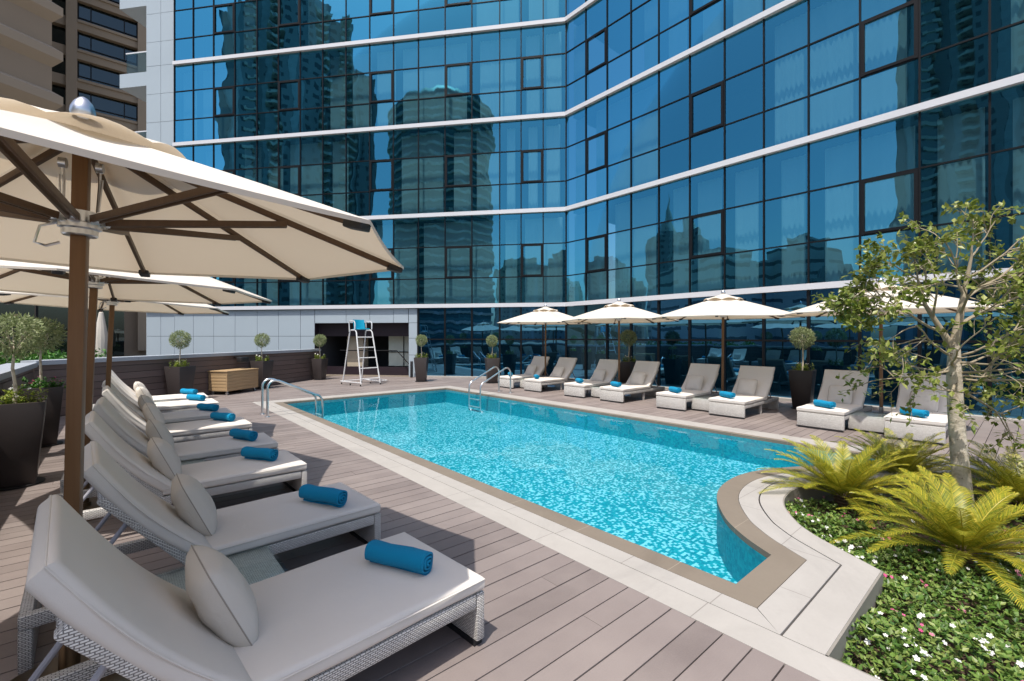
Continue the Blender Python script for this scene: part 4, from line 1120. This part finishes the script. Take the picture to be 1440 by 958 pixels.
# ================================================================== PLANTING BED
random.seed(33)
def make_cycad(nf=46, L=.97, nl=50):
    r = thing('cycad', 'x', 'palm')
    t = MB(); prof = [(.09, -.06)]
    for k in range(6): z = k*.035; prof += [(.105, z+.01), (.085, z+.03)]
    prof += [(.05, .24), (.0, .26)]; t.lathe(prof, 14); t.build('trunk', M['palm_trunk'], r)
    for k in range(nf):
        a = 2*pi*k*.381966+rr(-.15, .15); el = radians(72)-radians(58)*(k/nf)**.9+rr(-.07, .07); Lf = L*rr(.85, 1.08)*(.82+.25*(k/nf)); m = MB()
        pts = []; p = Vector((cos(a)*.03, sin(a)*.03, .17)); e = el; st = 14; hd_ = Vector((cos(a), sin(a), 0)); sv_ = Vector((-sin(a), cos(a), 0)); tw = rr(-.25, .25)
        for i in range(st+1):
            pts.append(p.copy()); dvec = hd_*cos(e)+Vector((0, 0, sin(e)))+sv_*tw*i/st*.4; p = p+dvec.normalized()*Lf/st; e -= radians(50)/st*(i/st+.35)*1.1
        m.tube(pts, [.008*(1-i/st*.8) for i in range(st+1)], 5)
        for i in range(nl):
            t_ = .10+.90*(i+.5)/nl; x = t_*st; i0 = min(int(x), st-1); q = pts[i0].lerp(pts[i0+1], x-i0); dv = (pts[i0+1]-pts[i0]).normalized()
            up = sv_.cross(dv).normalized(); 
            if up.z < 0: up = -up
            ln = .15*sin(pi*min(1, (.18+.80*t_)))**.6*rr(.9, 1.1)
            for s in (-1, 1):
                d = (sv_*s*.80+dv*(.62+.5*t_)+up*(.28+rr(-.08, .08))).normalized(); e1 = q+d*ln; w = dv*.0056
                mid = q+d*ln*.6-up*.004; tip = e1-up*.018
                m.add([q-w*.7, q+w*.7, mid+w, tip, mid-w], [(0, 1, 2, 4), (4, 2, 3)])
        m.build('frond', M['palm_leaf'], r)
    return r
CY = make_cycad(); index_children()
for i, (x, y, sc, l) in enumerate(((4.78, .36, .80, 'nearest yellow-green cycad rising from the flower bed in front of the tree'), (5.5, 1.26, .86, 'yellow-green cycad leaning over the curved coping at the pool'), (6.55, .08, .85, 'yellow-green cycad at the right picture edge behind the nearest one'), (6.75, 1.02, .82, 'darker cycad behind the curved coping, left of the tree trunk'))):
    place(CY, i == 0, (x, y, -.2), rr(0, 6), l, 'cycads in the flower bed', sc)

# tree
random.seed(101)
TR = thing('leafy_tree', 'slender leafy tree with pale mottled trunk growing in the flower bed', 'tree', (6.27, .52, -.2))
tk = MB(); lv = MB(); bw = MB()
camR = Vector((.756, -.6545, 0)); camD = Vector((.6545, .756, 0))
fork = Vector((-.03, .01, 1.62))
tk.tube([(.06, -.06, -.1), (.045, -.045, .25), (.02, -.02, .6), (.0, 0, 1.0), (-.02, .01, 1.35), fork, fork+Vector((0, 0, .12))], [.085, .073, .067, .063, .060, .048, .03], 14)
def spray(p, d, n, sp):
    for k in range(n):
        q = p+rdir()*sp*rr(.1, 1); e = (d*.5+rdir()).normalized(); lv.leaf(q, e, (rdir()*.6+Vector((0, 0, 1))), rr(.05, .085), rr(.032, .05), .12)
def branch(p, d, L, r, lev):
    st = 5; pts = [p.copy()]; q = p.copy(); e = d.copy()
    for i in range(st):
        e = (e+rdir()*.20+Vector((0, 0, .03 if lev < 2 else -.04))).normalized(); q = q+e*L/st; pts.append(q.copy())
    bw.tube(pts, [max(.0016, r*(1-.6*i/st)) for i in range(st+1)], 6 if lev < 2 else 4)
    if lev >= 3:
        for i in range(1, st+1): spray(pts[i], e, (2 if i % 2 else 1) if i < st else 4, .05)
        return
    nb = (5, 4, 3)[lev]
    for k in range(nb):
        t = rr(.3, 1.0); x = t*st; i0 = min(int(x), st-1); a = pts[i0].lerp(pts[i0+1], x-i0); o = rdir(); o = (o-e*o.dot(e)).normalized()
        nd = (e*rr(.5, .9)+o*rr(.5, .95)).normalized(); branch(a, nd, L*rr(.48, .68), r*.5, lev+1)
    if lev >= 1: spray(q, e, 3, .06)
lead = [fork+Vector((0, 0, .06)), fork+camR*.05+Vector((0, 0, .30)), fork+camR*.13+camD*.03+Vector((0, 0, .58)), fork+camR*.17+Vector((0, 0, .92))]
bw.tube(lead, [.042, .032, .022, .012], 10)
left = [fork+Vector((0, 0, .0)), fork-camR*.10+camD*.03+Vector((0, 0, .2)), fork-camR*.24+camD*.05+Vector((0, 0, .45)), fork-camR*.36+Vector((0, 0, .70))]
bw.tube(left, [.034, .026, .018, .010], 10)
def limb(path, t, d, L, r, lev):
    x = t*(len(path)-1); i = min(int(x), len(path)-2); branch(path[i].lerp(path[i+1], x-i), d.normalized(), L, r, lev)
Z = Vector((0, 0, 1))
for path, t, d, L, r, lev in ((lead, .25, camR*.9+Z*.5, .8, .018, 0), (lead, .4, camR*-.2-camD*.7+Z*.5, .6, .014, 1), (lead, .55, camR*.8+camD*.3+Z*.6, .75, .015, 0), (lead, .62, camR*-.6+Z*.8, .6, .012, 1),
        (lead, .8, camR*.9-camD*.2+Z*.5, .6, .012, 1), (lead, 1, camR*.2+Z, .4, .010, 1), (lead, 1, camR*.7+Z*.6, .42, .009, 1), (lead, .7, camD*.8+Z*.4, .6, .012, 1),
        (left, .3, camR*-.9+Z*.25, .62, .015, 0), (left, .5, camR*-.5-camD*.6+Z*.4, .6, .012, 1), (left, .65, camR*-.8+camD*.3+Z*.35, .55, .012, 0), (left, 1, camR*-.3+Z*.8, .4, .008, 1), (left, 1, camR*-.9+Z*.3, .5, .008, 1), (left, .8, camR*.3+Z*.8, .45, .008, 1)):
    limb(path, t, d, L, r, lev)
for d, z, L in ((camR*-.8+camD*.1-Z*.05, 1.42, .6), (camR*.8-camD*.3-Z*.1, 1.34, .8), (camR*.7+camD*.4+Z*.05, 1.46, .8), (camR*-.6-camD*.5-Z*.1, 1.47, .6), (camR*.9-camD*.1-Z*.35, 1.25, .7), (camR*-.3+camD*.8, 1.4, .6), (camR*-.7-camD*.2+Z*.2, 1.55, .7), (camR*.6-camD*.6+Z*.2, 1.55, .7), (camR*-.4-camD*.5-Z*.25, 1.3, .5), (camR*.5-camD*.8-Z*.15, 1.4, .6), (camR*.9+camD*.2-Z*.2, 1.36, .75), (camR*.2-camD*.9+Z*.1, 1.5, .5)): branch(Vector((-.02, .01, z)), d.normalized(), L, .014, 1)
tk.build('trunk', M['bark'], TR, sharp=80); bw.build('limbs', M['twig'], TR); lv.build('crown', M['tree_leaf'], TR)

# ground cover and flowers
random.seed(55)
def inside(x, y, poly):
    c = False; j = len(poly)-1
    for i in range(len(poly)):
        xi, yi = poly[i]; xj, yj = poly[j]
        if (yi > y) != (yj > y) and x < (xj-xi)*(y-yi)/(yj-yi)+xi: c = not c
        j = i
    return c
lf = MB(); wf = MB(); pf = MB()
def hgt(x, y): return .06+.05*sin(3.1*x+1.7*y)*sin(2.3*y-1.1*x)+.035*sin(9*x+2)*sin(8*y)
cnt = 0
while cnt < 17000:
    near = random.random() < .72
    x, y = (rr(2.62, 5.0), rr(-1.6, 1.6)) if near else (rr(4.6, 7.5), rr(-2.2, 1.6))
    if not inside(x, y, soil): continue
    if hypot(x-4.78, y-.36) < .16 and random.random() < .8: continue
    hh = hgt(x, y)
    if hh < .0 and random.random() < .5: continue
    cnt += 1
    p = Vector((x, y, -.2+max(.01, hh)*rr(.35, 1.15)+.02))
    for k in range(3):
        d = rdir(); d.z = abs(d.z)*.5+.1; lf.leaf(p, d, (rdir()*.4+Vector((0, 0, 1))), rr(.026, .048), rr(.016, .027), .1)
    if random.random() < .075*max(0, sin(4.1*x+1.3*sin(3*y))*sin(3.7*y+.8)+.25): flower(wf, p+Vector((0, 0, rr(.02, .05))), rr(.011, .020))
    elif random.random() < .005:
        for _ in range(3): flower(pf, p+Vector((rr(-.03, .03), rr(-.03, .03), rr(.02, .05))), rr(.009, .015))
o = lf.build('ground_cover', M['bed_leaf']); tag(o, 'dense green bedding leaves covering the flower bed', 'ground cover', kind='stuff')
o = wf.build('white_flowers', M['white_flower']); tag(o, 'white blossoms scattered over the green flower bed', 'flowers', kind='stuff')
o = pf.build('pink_flowers', M['pink_flower']); tag(o, 'pink blossoms scattered over the green flower bed', 'flowers', kind='stuff')
for r_, l in ((None, None),): pass
